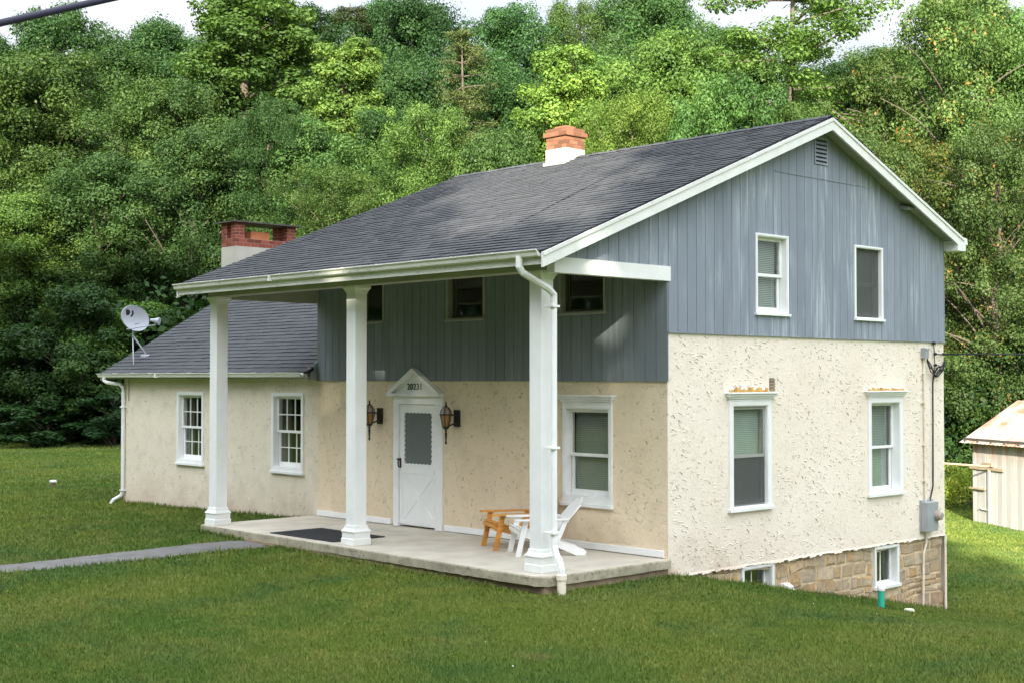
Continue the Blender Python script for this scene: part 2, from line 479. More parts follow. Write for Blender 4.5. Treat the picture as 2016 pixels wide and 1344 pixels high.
def make_ground():
    def axis(lo, hi, f0, f1, fine, coarse_n):
        a = np.arange(f0, f1 + 1e-6, fine)
        l = lo + (f0 - lo) * (1 - np.linspace(1, 0, coarse_n, endpoint=False) ** 2)
        r = f1 + (hi - f1) * np.linspace(0, 1, coarse_n + 1)[1:] ** 2
        return np.concatenate([l, a, r])
    xs = axis(-900, 900, -75, 22, .5, 24); ys = axis(-900, 900, -24, 75, .5, 24)
    X, Y = np.meshgrid(xs, ys)
    Z = ground(X, Y)
    nx, ny = len(xs), len(ys)
    v = np.stack([X.ravel(), Y.ravel(), Z.ravel()], 1)
    i = np.arange(nx * ny).reshape(ny, nx)
    f = np.stack([i[:-1, :-1].ravel(), i[:-1, 1:].ravel(), i[1:, 1:].ravel(), i[1:, :-1].ravel()], 1)
    me = mesh_np('ground', v, f, None)
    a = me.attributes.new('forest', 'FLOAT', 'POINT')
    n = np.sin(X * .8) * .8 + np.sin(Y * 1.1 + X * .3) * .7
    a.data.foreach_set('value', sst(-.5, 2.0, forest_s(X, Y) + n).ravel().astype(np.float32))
    me.materials.append(M['lawn'])
    me.polygons.foreach_set('use_smooth', [True] * len(me.polygons))
    o = bpy.data.objects.new('ground', me); C.objects.link(o)
    tag(o, kind='structure')

def mesh_np(name, v, f, tint):
    me = bpy.data.meshes.new(name)
    n, k = f.shape
    me.vertices.add(len(v)); me.vertices.foreach_set('co', np.ascontiguousarray(v, np.float32).ravel())
    me.loops.add(n * k); me.loops.foreach_set('vertex_index', np.ascontiguousarray(f, np.int32).ravel())
    me.polygons.add(n)
    me.polygons.foreach_set('loop_start', np.arange(0, n * k, k, dtype=np.int32))
    me.polygons.foreach_set('loop_total', np.full(n, k, np.int32))
    if tint is not None:
        a = me.attributes.new('tint', 'FLOAT', 'FACE'); a.data.foreach_set('value', np.ascontiguousarray(tint, np.float32))
    me.update(calc_edges=True); me.validate()
    return me
make_ground()

# path: grey strip leading off the porch to the road
def make_path():
    mb = MB()
    a0, a1 = np.array([-6.75, -2.42]), np.array([-7.62, -5.9])
    b0, b1 = np.array([-5.75, -2.5]), np.array([-6.80, -6.25])
    n = 60
    rows = []
    for k in range(n + 1):
        t = k / n * 2.6
        A = a0 + (a1 - a0) * t; B = b0 + (b1 - b0) * t
        wob = .03 * math.sin(k * 1.7) + .02 * math.sin(k * .6)
        row = []
        for j in range(5):
            q = A + (B - A) * (j / 4) + (B - A) * (wob if j in (0, 4) else 0) * (1 if j else -1)
            row.append((q[0], q[1], float(ground(q[0], q[1])) + .018 + (.012 if j in (1, 2, 3) else -.012)))
        rows.append(row)
    for k in range(n):
        for j in range(4):
            mb.face([rows[k][j], rows[k][j + 1], rows[k + 1][j + 1], rows[k + 1][j]])
    tag(mb.build('path', M['path'], recalc=False), kind='structure')
make_path()
def on_path(x, y):
    t = (y + 2.45) / (-3.6)
    xa = -6.75 - .87 * t; xb = -5.75 - 1.05 * t
    return (y < -2.3) & (x > xa + .03) & (x < xb - .03)

# ------------------------------------------------------------------ grass blades (one stuff object)
def make_grass():
    n_try = 1500000
    ang = RNG.uniform(-.41, .41, n_try); u = RNG.random(n_try)
    d0, d1 = 9.0, 62.0
    d = d0 * (d1 / d0) ** u                         # density falls with distance squared
    dirx = FH[0] * np.cos(ang) + RT[0] * np.sin(ang); diry = FH[1] * np.cos(ang) + RT[1] * np.sin(ang)
    x = CAM[0] + dirx * d; y = CAM[1] + diry * d
    keep = (forest_s(x, y) < 1.2)
    keep &= ~((x > -8.2) & (x < .06) & (y > -2.46) & (y < 7.5))
    keep &= ~((x > -15.9) & (x < -8) & (y > -.02) & (y < 7.5))
    keep &= ~on_path(x, y)
    keep &= RNG.random(n_try) < .55
    x, y, d = x[keep], y[keep], d[keep]
    k0 = len(x)
    ex_, ey_ = [], []
    for (ax, ay, bx, by, den) in ((-15.9, -.04, -8.2, -.04, 260), (-8.2, -2.32, -.1, -2.49, 300), (-8.2, -2.3, -8.2, -.05, 160), (.09, -2.3, .09, -.02, 260), (.04, .0, .04, 7.4, 200), (-6.75, -2.6, -9.0, -11.5, 160), (-5.75, -2.6, -8.5, -12.2, 160)):
        m_ = int(math.dist((ax, ay), (bx, by)) * den); t_ = RNG.random(m_)
        nx_, ny_ = (by - ay), -(bx - ax); q_ = math.hypot(nx_, ny_); off = np.abs(RNG.normal(0, .05, m_))
        sg = 1 if (nx_ * (CAM[0] - ax) + ny_ * (CAM[1] - ay)) > 0 else -1
        ex_.append(ax + (bx - ax) * t_ + sg * nx_ / q_ * off); ey_.append(ay + (by - ay) * t_ + sg * ny_ / q_ * off)
    ex_ = np.concatenate(ex_); ey_ = np.concatenate(ey_); ok_ = ~on_path(ex_, ey_); ex_, ey_ = ex_[ok_], ey_[ok_]
    x = np.concatenate([x, ex_]); y = np.concatenate([y, ey_]); d = np.hypot(x - CAM[0], y - CAM[1])
    n = len(x)
    z = ground(x, y)
    tuft = np.sin(x * 2.1 + np.sin(y * 1.7) * 2) * np.sin(y * 2.6 + np.sin(x * 1.3) * 2)
    h = (.020 + .016 * RNG.random(n) + .005 * tuft) * np.clip(d / 16, 1, 1.6)
    h[k0:] *= RNG.uniform(1.0, 2.4, n - k0)
    fs = forest_s(x, y); h *= 1 + 3.0 * sst(-2.5, .8, fs) * RNG.random(n)
    w = .0048 * np.clip(d / 11, .9, 3.2) * RNG.uniform(.7, 1.4, n)
    th = RNG.uniform(0, 2 * np.pi, n); lean = RNG.uniform(.1, .9, n) * h; la = RNG.uniform(0, 2 * np.pi, n)
    cx, cy = np.cos(th) * w, np.sin(th) * w
    v = np.empty((n, 3, 3))
    v[:, 0] = np.stack([x - cx, y - cy, z - .005], 1)
    v[:, 1] = np.stack([x + cx, y + cy, z - .005], 1)
    v[:, 2] = np.stack([x + lean * np.cos(la), y + lean * np.sin(la), z + h], 1)
    f = np.arange(n * 3).reshape(n, 3)
    tint = np.clip(RNG.normal(.5, .22, n) + .12 * tuft, 0, 1)
    me = mesh_np('grass', v.reshape(-1, 3), f, tint); me.materials.append(M['grass'])
    o = bpy.data.objects.new('grass', me); C.objects.link(o)
    tag(o, 'short mown green grass covering the lawn around the house', 'grass', kind='stuff')
    # clover heads and daisies: tiny pale specks nobody could count
    k = 45
    idx = RNG.choice(n, k, replace=False)
    mb = MB()
    for i in idx:
        r = .005 + .005 * random.random(); p = Vector((x[i], y[i], z[i] + .028))
        mb.lathe(p, [(r * .5, -r * .5), (r, 0), (r * .8, r * .8), (.001, r)], 5)
    o = mb.build('clover_flowers', M['stone_white'])
    tag(o, 'tiny pale clover flower heads dotted through the lawn', 'flowers', kind='stuff')
make_grass()

# ------------------------------------------------------------------ roof helpers
def shingle_slope(name, parent, x0, x1, y_eave, z_eave, y_ridge, z_ridge, expo=.145, seed=1):
    rnd = random.Random(seed)
    mb = MB()
    e = Vector((0, y_eave, z_eave)); r = Vector((0, y_ridge, z_ridge))
    sl = (r - e); length = sl.length; d = sl.normalized()
    n = Vector((0, -d.z, d.y))
    if n.z < 0: n = -n
    nc = int(round(length / expo)); ex = length / nc
    # deck
    th = .05
    mb.hexa([Vector((x0, 0, 0)) + e - n * th, Vector((x1, 0, 0)) + e - n * th, Vector((x1, 0, 0)) + r - n * th, Vector((x0, 0, 0)) + r - n * th,
             Vector((x0, 0, 0)) + e - n * .002, Vector((x1, 0, 0)) + e - n * .002, Vector((x1, 0, 0)) + r - n * .002, Vector((x0, 0, 0)) + r - n * .002], tint=.2)
    for k in range(nc):
        a = e + d * (k * ex - (.02 if k == 0 else 0)); b = e + d * min((k + 1) * ex + .02, length)
        x = x0 - rnd.random() * .3
        while x < x1:
            w = rnd.uniform(.17, .38)
            xa, xb = max(x, x0 - .012), min(x + w - .006, x1 + .012)
            x += w
            if xb - xa < .02: continue
            h = .015 + rnd.uniform(-.003, .006); t = min(1, max(0, rnd.gauss(.55, .15)))
            sk = rnd.uniform(-.006, .006)
            A0 = Vector((xa, 0, 0)) + a - d * sk; A1 = Vector((xb, 0, 0)) + a - d * sk
            B1 = Vector((xb, 0, 0)) + b; B0 = Vector((xa, 0, 0)) + b
            mb.face([A0 + n * h, A1 + n * h, B1 + n * .003, B0 + n * .003], tint=t)
            mb.face([A0, A1, A1 + n * h, A0 + n * h], tint=t * .3)
    return mb.build(name, M['shingles'], parent, recalc=False)

def ridge_caps(name, parent, x0, x1, y, z, slope, seed=5):
    rnd = random.Random(seed); mb = MB(); x = x0; k = 0
    while x < x1:
        w = .16; xb = min(x + w + .02, x1); lift = .022 + rnd.uniform(0, .008)
        g = .13
        mb.face([(x, y - g, z - g * slope + lift), (xb, y - g, z - g * slope + lift - .008), (xb, y, z + lift - .004), (x, y, z + lift + .006)], tint=rnd.random())
        mb.face([(x, y + g, z - g * slope + lift), (xb, y + g, z - g * slope + lift - .008), (xb, y, z + lift - .004), (x, y, z + lift + .006)], tint=rnd.random())
        x += w
    return mb.build(name, M['shingles'], parent, recalc=False)

def panel(mb, mp, u0, u1, z0, z1, holes, d=0.0, depth=.18, m=0):
    us = sorted(set([u0, u1] + [h[0] for h in holes] + [h[1] for h in holes]))
    zs = sorted(set([z0, z1] + [h[2] for h in holes] + [h[3] for h in holes]))
    us = [u for u in us if u0 <= u <= u1]; zs = [z for z in zs if z0 <= z <= z1]
    for i in range(len(us) - 1):
        for j in range(len(zs) - 1):
            cu, cz = (us[i] + us[i + 1]) / 2, (zs[j] + zs[j + 1]) / 2
            if any(h[0] < cu < h[1] and h[2] < cz < h[3] for h in holes): continue
            mb.face([mp(us[i], zs[j], d), mp(us[i + 1], zs[j], d), mp(us[i + 1], zs[j + 1], d), mp(us[i], zs[j + 1], d)], m)
    for h in holes:
        a, b, c, e = h
        for p, q in (((a, c), (b, c)), ((b, c), (b, e)), ((b, e), (a, e)), ((a, e), (a, c))):
            mb.face([mp(p[0], p[1], d), mp(q[0], q[1], d), mp(q[0], q[1], d - depth), mp(p[0], p[1], d - depth)], m)

# ------------------------------------------------------------------ THE HOUSE
house = empty('house', (-4, 3.6, -.2), label='two-storey house with cream stucco below, blue-grey board siding above and a white-posted porch', cat='house')
house.location = (0, 0, 0)
SL = .394
RX0, RX1 = -8.35, .30
EY, EZ = -2.62, 3.97
RY, RZ = 3.55, 6.40
BY, BZ = 7.50, 6.40 - SL * (7.5 - 3.55)
def roof_z(y): return EZ + SL * (y - EY) if y < RY else RZ - SL * (y - RY)

# openings: (u0,u1,z0,z1) = hole in the wall
DOOR = (-5.80, -4.70, 0.0, 2.10)
WIN3 = (-1.90, -1.05, .74, 2.00)
W1 = (-12.83, -11.93, .80, 2.10); W2 = (-9.41, -8.52, .80, 2.11)
UF = [(-6.99, -6.15, 3.37, 4.10), (-4.49, -3.65, 3.35, 4.10), (-1.98, -1.13, 3.36, 4.10)]
UG = [(1.98, 2.72, 3.37, 4.50), (4.58, 5.34, 3.37, 4.50)]
LG = [(1.41, 2.24, .58, 2.04), (5.02, 5.89, .58, 2.04)]
BG = [(1.70, 2.38, -.78, -.31), (5.20, 5.84, -.92, -.32)]

# stucco walls
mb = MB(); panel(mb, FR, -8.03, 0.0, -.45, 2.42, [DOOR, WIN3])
front = mb.build('front_wall', [M['stucco_front'], M['stucco_lip_shade']], house, recalc=False)
mb = MB(); panel(mb, GB, 0.0, 7.36, -.25, 3.08, LG)
# ragged bottom edge of the stucco coat
rnd = random.Random(3); u = 0.0
while u < 7.36:
    w = rnd.uniform(.04, .14); e = min(7.36, u + w); dz = rnd.uniform(.0, .035)
    mb.hexa([GB(u, -.25 - dz, -.06), GB(e, -.25 - dz * .6, -.06), GB(e, -.25 - dz * .6, .012), GB(u, -.25 - dz, .012),
             GB(u, -.235, -.06), GB(e, -.235, -.06), GB(e, -.235, .004), GB(u, -.235, .004)])
    u = e
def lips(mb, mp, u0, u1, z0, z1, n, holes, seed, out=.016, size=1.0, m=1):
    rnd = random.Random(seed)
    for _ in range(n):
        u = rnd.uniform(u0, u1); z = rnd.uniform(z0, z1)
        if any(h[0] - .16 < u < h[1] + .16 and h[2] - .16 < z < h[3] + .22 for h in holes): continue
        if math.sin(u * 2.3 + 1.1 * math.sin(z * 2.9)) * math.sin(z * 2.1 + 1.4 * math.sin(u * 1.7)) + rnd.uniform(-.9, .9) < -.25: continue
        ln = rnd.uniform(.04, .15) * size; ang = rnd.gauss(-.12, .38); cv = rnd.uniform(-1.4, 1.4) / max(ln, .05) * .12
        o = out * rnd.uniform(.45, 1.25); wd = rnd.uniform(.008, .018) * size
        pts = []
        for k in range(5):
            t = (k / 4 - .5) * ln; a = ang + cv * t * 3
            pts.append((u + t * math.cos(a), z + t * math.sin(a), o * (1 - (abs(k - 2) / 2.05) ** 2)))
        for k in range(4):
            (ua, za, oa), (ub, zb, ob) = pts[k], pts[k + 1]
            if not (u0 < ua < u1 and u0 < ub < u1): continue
            # raised lip above, below it a dark face, the lip's shade painted on
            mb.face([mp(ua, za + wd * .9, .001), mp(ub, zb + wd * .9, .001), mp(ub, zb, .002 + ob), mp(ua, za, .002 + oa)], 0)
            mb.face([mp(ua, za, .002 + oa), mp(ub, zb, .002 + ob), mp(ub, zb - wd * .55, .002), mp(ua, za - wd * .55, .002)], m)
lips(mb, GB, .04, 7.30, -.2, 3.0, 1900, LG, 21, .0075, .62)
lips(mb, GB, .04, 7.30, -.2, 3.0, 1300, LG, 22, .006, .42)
gable = mb.build('gable_wall', [M['stucco_gable'], M['stucco_lip_shade']], house, recalc=False)
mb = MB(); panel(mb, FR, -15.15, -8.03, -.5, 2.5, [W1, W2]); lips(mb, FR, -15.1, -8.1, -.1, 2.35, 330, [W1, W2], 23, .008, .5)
mb.face([(-15.15, 0, -.5), (-15.15, 7.2, -.5), (-15.15, 7.2, 2.5), (-15.15, 0, 2.5)])
mb.face([(-15.15, 0, 2.5), (-15.15, 7.2, 2.5), (-15.15, 3.6, 4.62)])
mb.face([(-15.15, 7.2, -.5), (-8.03, 7.2, -.5), (-8.03, 7.2, 2.5), (-15.15, 7.2, 2.5)])
mb.build('wing_wall', [M['stucco_wing'], M['stucco_lip_shade']], house, recalc=False)
mb = MB()
mb.face([(-8.03, 7.36, -2.2), (0, 7.36, -2.2), (0, 7.36, 3.08), (-8.03, 7.36, 3.08)])
mb.face([(-8.03, 0.02, 2.3), (-8.03, 7.36, -.4), (-8.03, 7.36, 2.3), (-8.03, 0.02, 2.4)])
mb.build('rear_wall', M['stucco_wing'], house, recalc=False)
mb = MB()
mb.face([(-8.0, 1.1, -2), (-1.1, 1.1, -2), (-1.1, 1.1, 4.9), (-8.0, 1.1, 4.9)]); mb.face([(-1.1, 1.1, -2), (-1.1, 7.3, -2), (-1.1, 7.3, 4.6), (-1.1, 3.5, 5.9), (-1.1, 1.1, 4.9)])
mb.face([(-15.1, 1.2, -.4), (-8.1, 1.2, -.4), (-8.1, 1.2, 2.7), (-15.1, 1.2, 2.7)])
mb.build('dark_backing', M['dark_room'], house, recalc=False)  # near-black sheets added behind the windows, standing in for unlit rooms
lb = MB(); lips(lb, FR, -7.9, -.05, .1, 2.3, 0, [], 1)

# siding boards with real grooves
def siding_boards(mb, mp, u0, u1, zb, zt, holes, pitch=.2, d=.026, off=0.0, gap=.009, seed=1):
    rnd = random.Random(seed)
    k = math.floor((u0 - off) / pitch)
    while off + k * pitch < u1:
        a, b = max(u0, off + k * pitch), min(u1, off + (k + 1) * pitch)
        k += 1
        if b - a < .02: continue
        bl, br = a, b - gap
        cuts = sorted(set([bl, br] + [h[i] for h in holes for i in (0, 1) if bl < h[i] < br]))
        t = rnd.random()
        for i in range(len(cuts) - 1):
            p, q = cuts[i], cuts[i + 1]; c = (p + q) / 2
            seg = [(None, None)]
            hs = sorted([h for h in holes if h[0] < c < h[1]], key=lambda h: h[2])
            lo = 'b'
            edges = []
            for h in hs: edges.append((lo, h[2])); lo = h[3]
            edges.append((lo, 't'))
            for e0, e1 in edges:
                z0p = zb(p) if e0 == 'b' else e0; z0q = zb(q) if e0 == 'b' else e0
                z1p = zt(p) if e1 == 't' else e1; z1q = zt(q) if e1 == 't' else e1
                if z1p - z0p < .01 and z1q - z0q < .01: continue
                mb.hexa([mp(p, z0p, 0), mp(q, z0q, 0), mp(q, z0q, d), mp(p, z0p, d),
                         mp(p, z1p, 0), mp(q, z1q, 0), mp(q, z1q, d), mp(p, z1p, d)], tint=t)
def back_sheet(mb, mp, us, zb, zt, holes, d):
    us = sorted(set(us + [h[i] for h in holes for i in (0, 1)]))
    for i in range(len(us) - 1):
        p, q = us[i], us[i + 1]; c = (p + q) / 2
        lo = 'b'; edges = []
        for h in sorted([h for h in holes if h[0] < c < h[1]], key=lambda h: h[2]): edges.append((lo, h[2])); lo = h[3]
        edges.append((lo, 't'))
        for e0, e1 in edges:
            z0p = zb(p + 1e-4) if e0 == 'b' else e0; z0q = zb(q - 1e-4) if e0 == 'b' else e0
            z1p = zt(p) if e1 == 't' else e1; z1q = zt(q) if e1 == 't' else e1
            if z1p <= z0p and z1q <= z0q: continue
            mb.face([mp(p, z0p, d), mp(q, z0q, d), mp(q, z1q, d), mp(p, z1p, d)], tint=.1)
    for h in holes:
        a, b, c, e = h
        for p, q in (((a, c), (b, c)), ((b, c), (b, e)), ((b, e), (a, e)), ((a, e), (a, c))):
            mb.face([mp(p[0], p[1], .02), mp(q[0], q[1], .02), mp(q[0], q[1], -.16), mp(p[0], p[1], -.16)], tint=.1)
gb_b = lambda y: 3.05 if y >= 0 else 3.88
gb_t = lambda y: roof_z(y) - .10
mb = MB()
siding_boards(mb, GB, -2.15, 0.0, gb_b, gb_t, [], seed=2)
siding_boards(mb, GB, 0.0, RY, gb_b, gb_t, UG[:1], seed=3)
siding_boards(mb, GB, RY, 7.38, gb_b, gb_t, UG[1:], off=RY, seed=4)
back_sheet(mb, GB, [-2.15, -.001, 0.0, RY, 7.38], gb_b, gb_t, UG, .008)
# drip edge along the foot of the siding and the flashing seam near the peak
mb.mbox(GB, 0.0, 7.38, 3.035, 3.052, 0, .034, tint=0)
gs = mb.build('gable_siding', M['siding_gable'], house, recalc=False)
mb = MB(); mb.mbox(GB, 2.45, 5.25, 5.475, 5.49, .026, .036); mb.build('seam_flashing', M['siding_gable'], house)
mb = MB()
fz0 = lambda x: 2.385; fz1 = lambda x: 4.30
siding_boards(mb, FR, -8.03, 0.026, fz0, fz1, UF, off=.026, seed=6)
back_sheet(mb, FR, [-8.03, 0.02], fz0, fz1, UF, .008)
mb.face([(.002, 0, 2.385), (.024, -.02, 2.385), (.024, -.02, 3.06), (.002, 0, 3.06)])
# left end wall above the wing
mb.face([(-8.03, 0, 2.385), (-8.03, 7.36, 2.385), (-8.03, 7.36, 4.7), (-8.03, RY, 6.2), (-8.03, 0, 4.8)])
mb.face([(-8.03, 7.36, 3.0), (0, 7.36, 3.0), (0, 7.36, 4.72), (-8.03, 7.36, 4.72)])
mb.build('front_siding', M['siding_front'], house, recalc=False)

# stone foundation on the gable side
mb = MB(); rnd = random.Random(9)
mb.cur = 1
panel(mb, GB, 0.0, 7.33, -2.1, -.24, BG, d=-.05, depth=.16, m=1)
z = -2.1
while z < -.26:
    hgt = rnd.choice((.10, .14, .18, .22)) * rnd.uniform(.85, 1.1); z1 = min(-.255, z + hgt); u = -.1 - rnd.random() * .3
    while u < 7.33:
        w = rnd.choice((.15, .22, .30, .42)) * rnd.uniform(.8, 1.2); a, b = max(0.005, u + .008), min(7.325, u + w - .008); u += w
        if b - a < .05 or z1 - z < .06: continue
        if any(h[0] - .09 < b and a < h[1] + .09 and h[2] - .09 < z1 and z < h[3] + .09 for h in BG):
            for h in BG:
                if h[0] - .09 < b and a < h[1] + .09 and h[2] - .09 < z1 and z < h[3] + .09:
                    if a < h[0] - .14: b = h[0] - .09
                    elif b > h[1] + .14: a = h[1] + .09
                    else: a = b
            if b - a < .06: continue
        j = lambda s=.018: rnd.uniform(-s, s)
        dd = rnd.uniform(.004, .022); zz0, zz1 = z + .007, z1 - .007; ins = rnd.uniform(.012, .026)
        out = [(a + j(), zz0 + j()), (b + j(), zz0 + j()), (b + j(), zz1 + j()), (a + j(), zz1 + j())]
        cu, cz = (a + b) / 2, (zz0 + zz1) / 2
        inn = [(cu + (p - cu) * (1 - ins * 2 / (b - a)), cz + (q - cz) * (1 - ins * 2 / (zz1 - zz0))) for p, q in out]
        t = rnd.random()
        A = [GB(p, q, -.052) for p, q in out]; B = [GB(p, q, -.05 + dd + j(.008)) for p, q in inn]
        mb.face(B, 0, t)
        for k in range(4): mb.face([A[k], A[(k + 1) % 4], B[(k + 1) % 4], B[k]], 0, t * .8)
    z = z1
mb.v = [(x, min(7.33, max(0, y + .035 * math.sin(5.3 * z + 2.1 * y) * (1 if not any(h[0] - .2 < y < h[1] + .2 for h in BG) else .0))), z + ((.045 * math.sin(1.9 * y + .6) + .022 * math.sin(4.7 * y + 3 * z)) if -2.05 < z < -.27 and x > -.0515 else 0)) for x, y, z in mb.v]
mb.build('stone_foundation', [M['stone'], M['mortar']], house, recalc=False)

# roofs
main_roof = shingle_slope('main_roof', house, RX0, RX1 - .01, EY - .03, EZ - .012, RY, RZ, seed=31)
shingle_slope('rear_roof', house, RX0, RX1 - .01, BY + .03, BZ - .012, RY, RZ, seed=32)
ridge_caps('ridge_cap', house, RX0, RX1 - .01, RY, RZ, SL)
wing_roof = shingle_slope('wing_roof', house, -15.72, -8.04, -.24, 2.545, 3.6, 2.545 + .58 * 3.84, seed=33)
shingle_slope('wing_rear_roof', house, -15.72, -8.04, 7.44, 2.545, 3.6, 2.545 + .58 * 3.84, seed=34)
# rake boards, soffits, fascias
def rake(mb, x0, x1, ya, za, yb, zb, h):
    mb.hexa([(x0, ya, za - h), (x1, ya, za - h), (x1, yb, zb - h), (x0, yb, zb - h), (x0, ya, za), (x1, ya, za), (x1, yb, zb), (x0, yb, zb)])
for a in ((RX1 - .03, RX1 + .005, EY - .05, EZ - .03, RY, RZ - .022, .185), (RX1 - .03, RX1 + .005, RY, RZ - .022, BY + .04, BZ - .03, .185),
          (RX0 - .005, RX0 + .03, EY - .02, EZ - .03, RY, RZ - .022, .185)):
    mb = MB(); rake(mb, *a); mb.build('rake_board', M['white_old'], house)
mb = MB()   # thin moulding under the shingle edge
rake(mb, RX1 + .006, RX1 + .022, EY - .05, EZ - .032, RY, RZ - .024, .045)
rake(mb, RX1 + .006, RX1 + .022, RY, RZ - .024, BY + .04, BZ - .032, .045)
mb.build('rake_moulding', M['gutter'], house)
mb = MB()
rake(mb, .03, RX1 - .032, EY + .3, roof_z(EY + .3) - .11, RY, RZ - .11, .02)
rake(mb, .03, RX1 - .032, RY, RZ - .11, BY - .15, roof_z(BY - .15) - .11, .02)
y = RY + .35
while y < BY - .2:   # soffit panel joints
    mb.box((.03, y, roof_z(y) - .135), (RX1 - .032, y + .012, roof_z(y) - .128)); y += .42
mb.build('rake_soffit', M['soffit'], house)
mb = MB()   # eave return at the rear right corner
mb.box((.03, 7.34, BZ - .24), (RX1 + .002, 7.60, BZ - .07)); 
mb.prism([(.27, 7.50, BZ - .10), (.27, 7.68, BZ - .13), (.27, 7.66, BZ - .02), (.27, 7.50, BZ - .0)], (.03, 0, 0))
mb.box((-8.3, 7.52, BZ - .20), (.0, 7.56, BZ - .04))
mb.build('eave_return', M['white'], house)
mb = MB()
mb.box((RX0 + .03, EY + .0, 3.80), (RX1 - .035, EY + .03, 3.955))         # fascia
mb.build('fascia', M['gutter'], house)
mb = MB()
mb.box((-8.25, EY + .032, 3.845), (.0, -2.2, 3.87)); mb.hexa([(-8.02, -1.93, 4.02), (-.02, -1.93, 4.02), (-.02, -.03, 4.22), (-8.02, -.03, 4.22), (-8.02, -1.93, 4.05), (-.02, -1.93, 4.05), (-.02, -.03, 4.25), (-8.02, -.03, 4.25)])
mb.build('porch_ceiling', M['soffit'], house)
mb = MB(); mb.box((-8.12, -2.19, 3.775), (-.101, -1.94, 4.02)); mb.box((-.10, -2.19, 3.775), (-.012, -1.94, 3.90)); mb.build('porch_beam', M['soffit'], house)
mb = MB(); mb.box((-.10, -2.20, 3.735), (.034, .035, 3.93)); mb.build('side_beam', M['white'], house)
mb = MB(); mb.box((-8.12, -1.93, 3.745), (-7.98, -.03, 4.12)); mb.build('side_beam', M['soffit'], house)

def gutter(mb, x0, x1, y, zt):
    prof = [(0, -.005), (0, -.088), (-.055, -.088), (-.072, -.076), (-.082, -.036), (-.108, -.012), (-.108, 0), (-.094, 0), (-.094, -.008), (-.012, -.065), (-.012, -.005)]
    mb.prism([(x0, y + a, zt + b) for a, b in prof], (x1 - x0, 0, 0))
    n = int((x1 - x0) / .75)
    for k in range(1, n):
        x = x0 + (x1 - x0) * k / n
        mb.box((x, y - .117, zt - .012), (x + .018, y + .0, zt + .004))
    x = x0 + .33 * (x1 - x0); mb.box((x, y - .111, zt - .091), (x + .05, y - .0, zt - .0)) if x1 - x0 > 6 else None
mb = MB(); gutter(mb, RX0 + .0, .24, EY - .005, 3.975); mb.build('gutter', M['gutter'], house)
mb = MB(); gutter(mb, -15.74, -8.12, -.25, 2.535); mb.build('gutter', M['gutter'], house)
mb = MB(); mb.box((-15.7, -.24, 2.42), (-8.06, -.20, 2.51)); mb.box((-15.7, -.2, 2.44), (-8.06, 0, 2.46)); mb.build('wing_fascia', M['soffit'], house)
mb = MB(); rake(mb, -15.735, -15.71, -.26, 2.52, 3.6, 2.52 + .58 * 3.86, .14); rake(mb, -15.735, -15.71, 3.6, 2.52 + .58 * 3.86, 7.46, 2.52, .14); mb.build('wing_rake_board', M['gutter'], house)
mb = MB(); mb.box((-8.14, -.16, 2.40), (-8.04, -.005, 2.62)); mb.prism([(-8.04, -.1, 2.58), (-8.04, .5, 2.93), (-8.04, .5, 3.02), (-8.04, -.1, 2.68)], (.012, 0, 0)); mb.build('step_flashing', M['grey_metal'], house)

# downspouts
mb = MB()
mb.tube([(-.10, -2.68, 3.90), (-.10, -2.68, 3.78), (-.09, -2.63, 3.71), (-.03, -2.24, 3.53), (-.02, -2.16, 3.46), (-.02, -2.16, 3.3)], .043, 8, square=True)
mb.tube([(-.02, -2.16, 3.32), (-.02, -2.16, .42)], .040, 8, square=True)
mb.tube([(-.02, -2.16, .44), (-.02, -2.16, .36), (.03, -2.17, .25), (.11, -2.19, .17), (.15, -2.20, .08), (.15, -2.20, -.02)], .043, 8, square=True)
for zc in (3.30, 1.55, .50): mb.box((-.13, -2.225, zc), (.032, -2.10, zc + .03))
mb.build('downspout', M['white'], house, bevel=.004)
mb = MB(); mb.lathe((.15, -2.20, 0), [(.062, -.04), (.066, -.04), (.066, .02), (.055, .03)], 16); mb.lathe((.15, -2.20, 0), [(.056, -.4), (.056, -.041)], 16)
mb.build('drain_pipe', M['pipe_white'], house)
mb = MB()
mb.tube([(-15.45, -.32, 2.45), (-15.45, -.32, 2.38), (-15.38, -.28, 2.34), (-15.15, -.1, 2.30), (-15.1, -.055, 2.22), (-15.1, -.05, 2.1)], .038, 8, square=True)
mb.tube([(-15.1, -.05, 2.12), (-15.1, -.05, .0), (-15.12, -.08, -.08), (-15.22, -.2, -.17), (-15.25, -.25, -.27)], .038, 8, square=True)
mb.box((-15.16, -.10, .02), (-15.04, 0, .05)); mb.box((-15.16, -.10, 1.8), (-15.04, 0, 1.83))
mb.build('downspout', M['white_old'], house, bevel=.004)
mb = MB(); mb.tube([(.012, 7.345, -.25), (.012, 7.345, -1.75)], .022, 8); mb.build('corner_pipe', M['pipe_white'], house)

# porch: slab, recessed foundation, posts
mb = MB()
top = [(-8.16, -2.27), (-.10, -2.43), (.045, -2.30), (.045, -.004), (-8.16, -.004)]
rim = [(-8.165, -2.275), (-.10, -2.445), (.055, -2.31), (.055, -.004), (-8.165, -.004)]
n = 5
mb.face([(x, y, 0) for x, y in top], 0)
for k in range(n):
    a, b = top[k], top[(k + 1) % n]; c, d = rim[k], rim[(k + 1) % n]
    mb.face([(a[0], a[1], 0), (b[0], b[1], 0), (d[0], d[1], -.018), (c[0], c[1], -.018)], 1)
    seg = max(1, int(math.dist(c, d) / .12))
    lo = []
    for i in range(seg + 1):
        t = i / seg; rnd = random.Random(int(k * 977 + i)); lo.append((c[0] + (d[0] - c[0]) * t, c[1] + (d[1] - c[1]) * t, -.115 - rnd.random() * .012))
    for i in range(seg):
        p, q = lo[i], lo[i + 1]
        mb.face([(p[0], p[1], -.018), (q[0], q[1], -.018), q, p], 1)
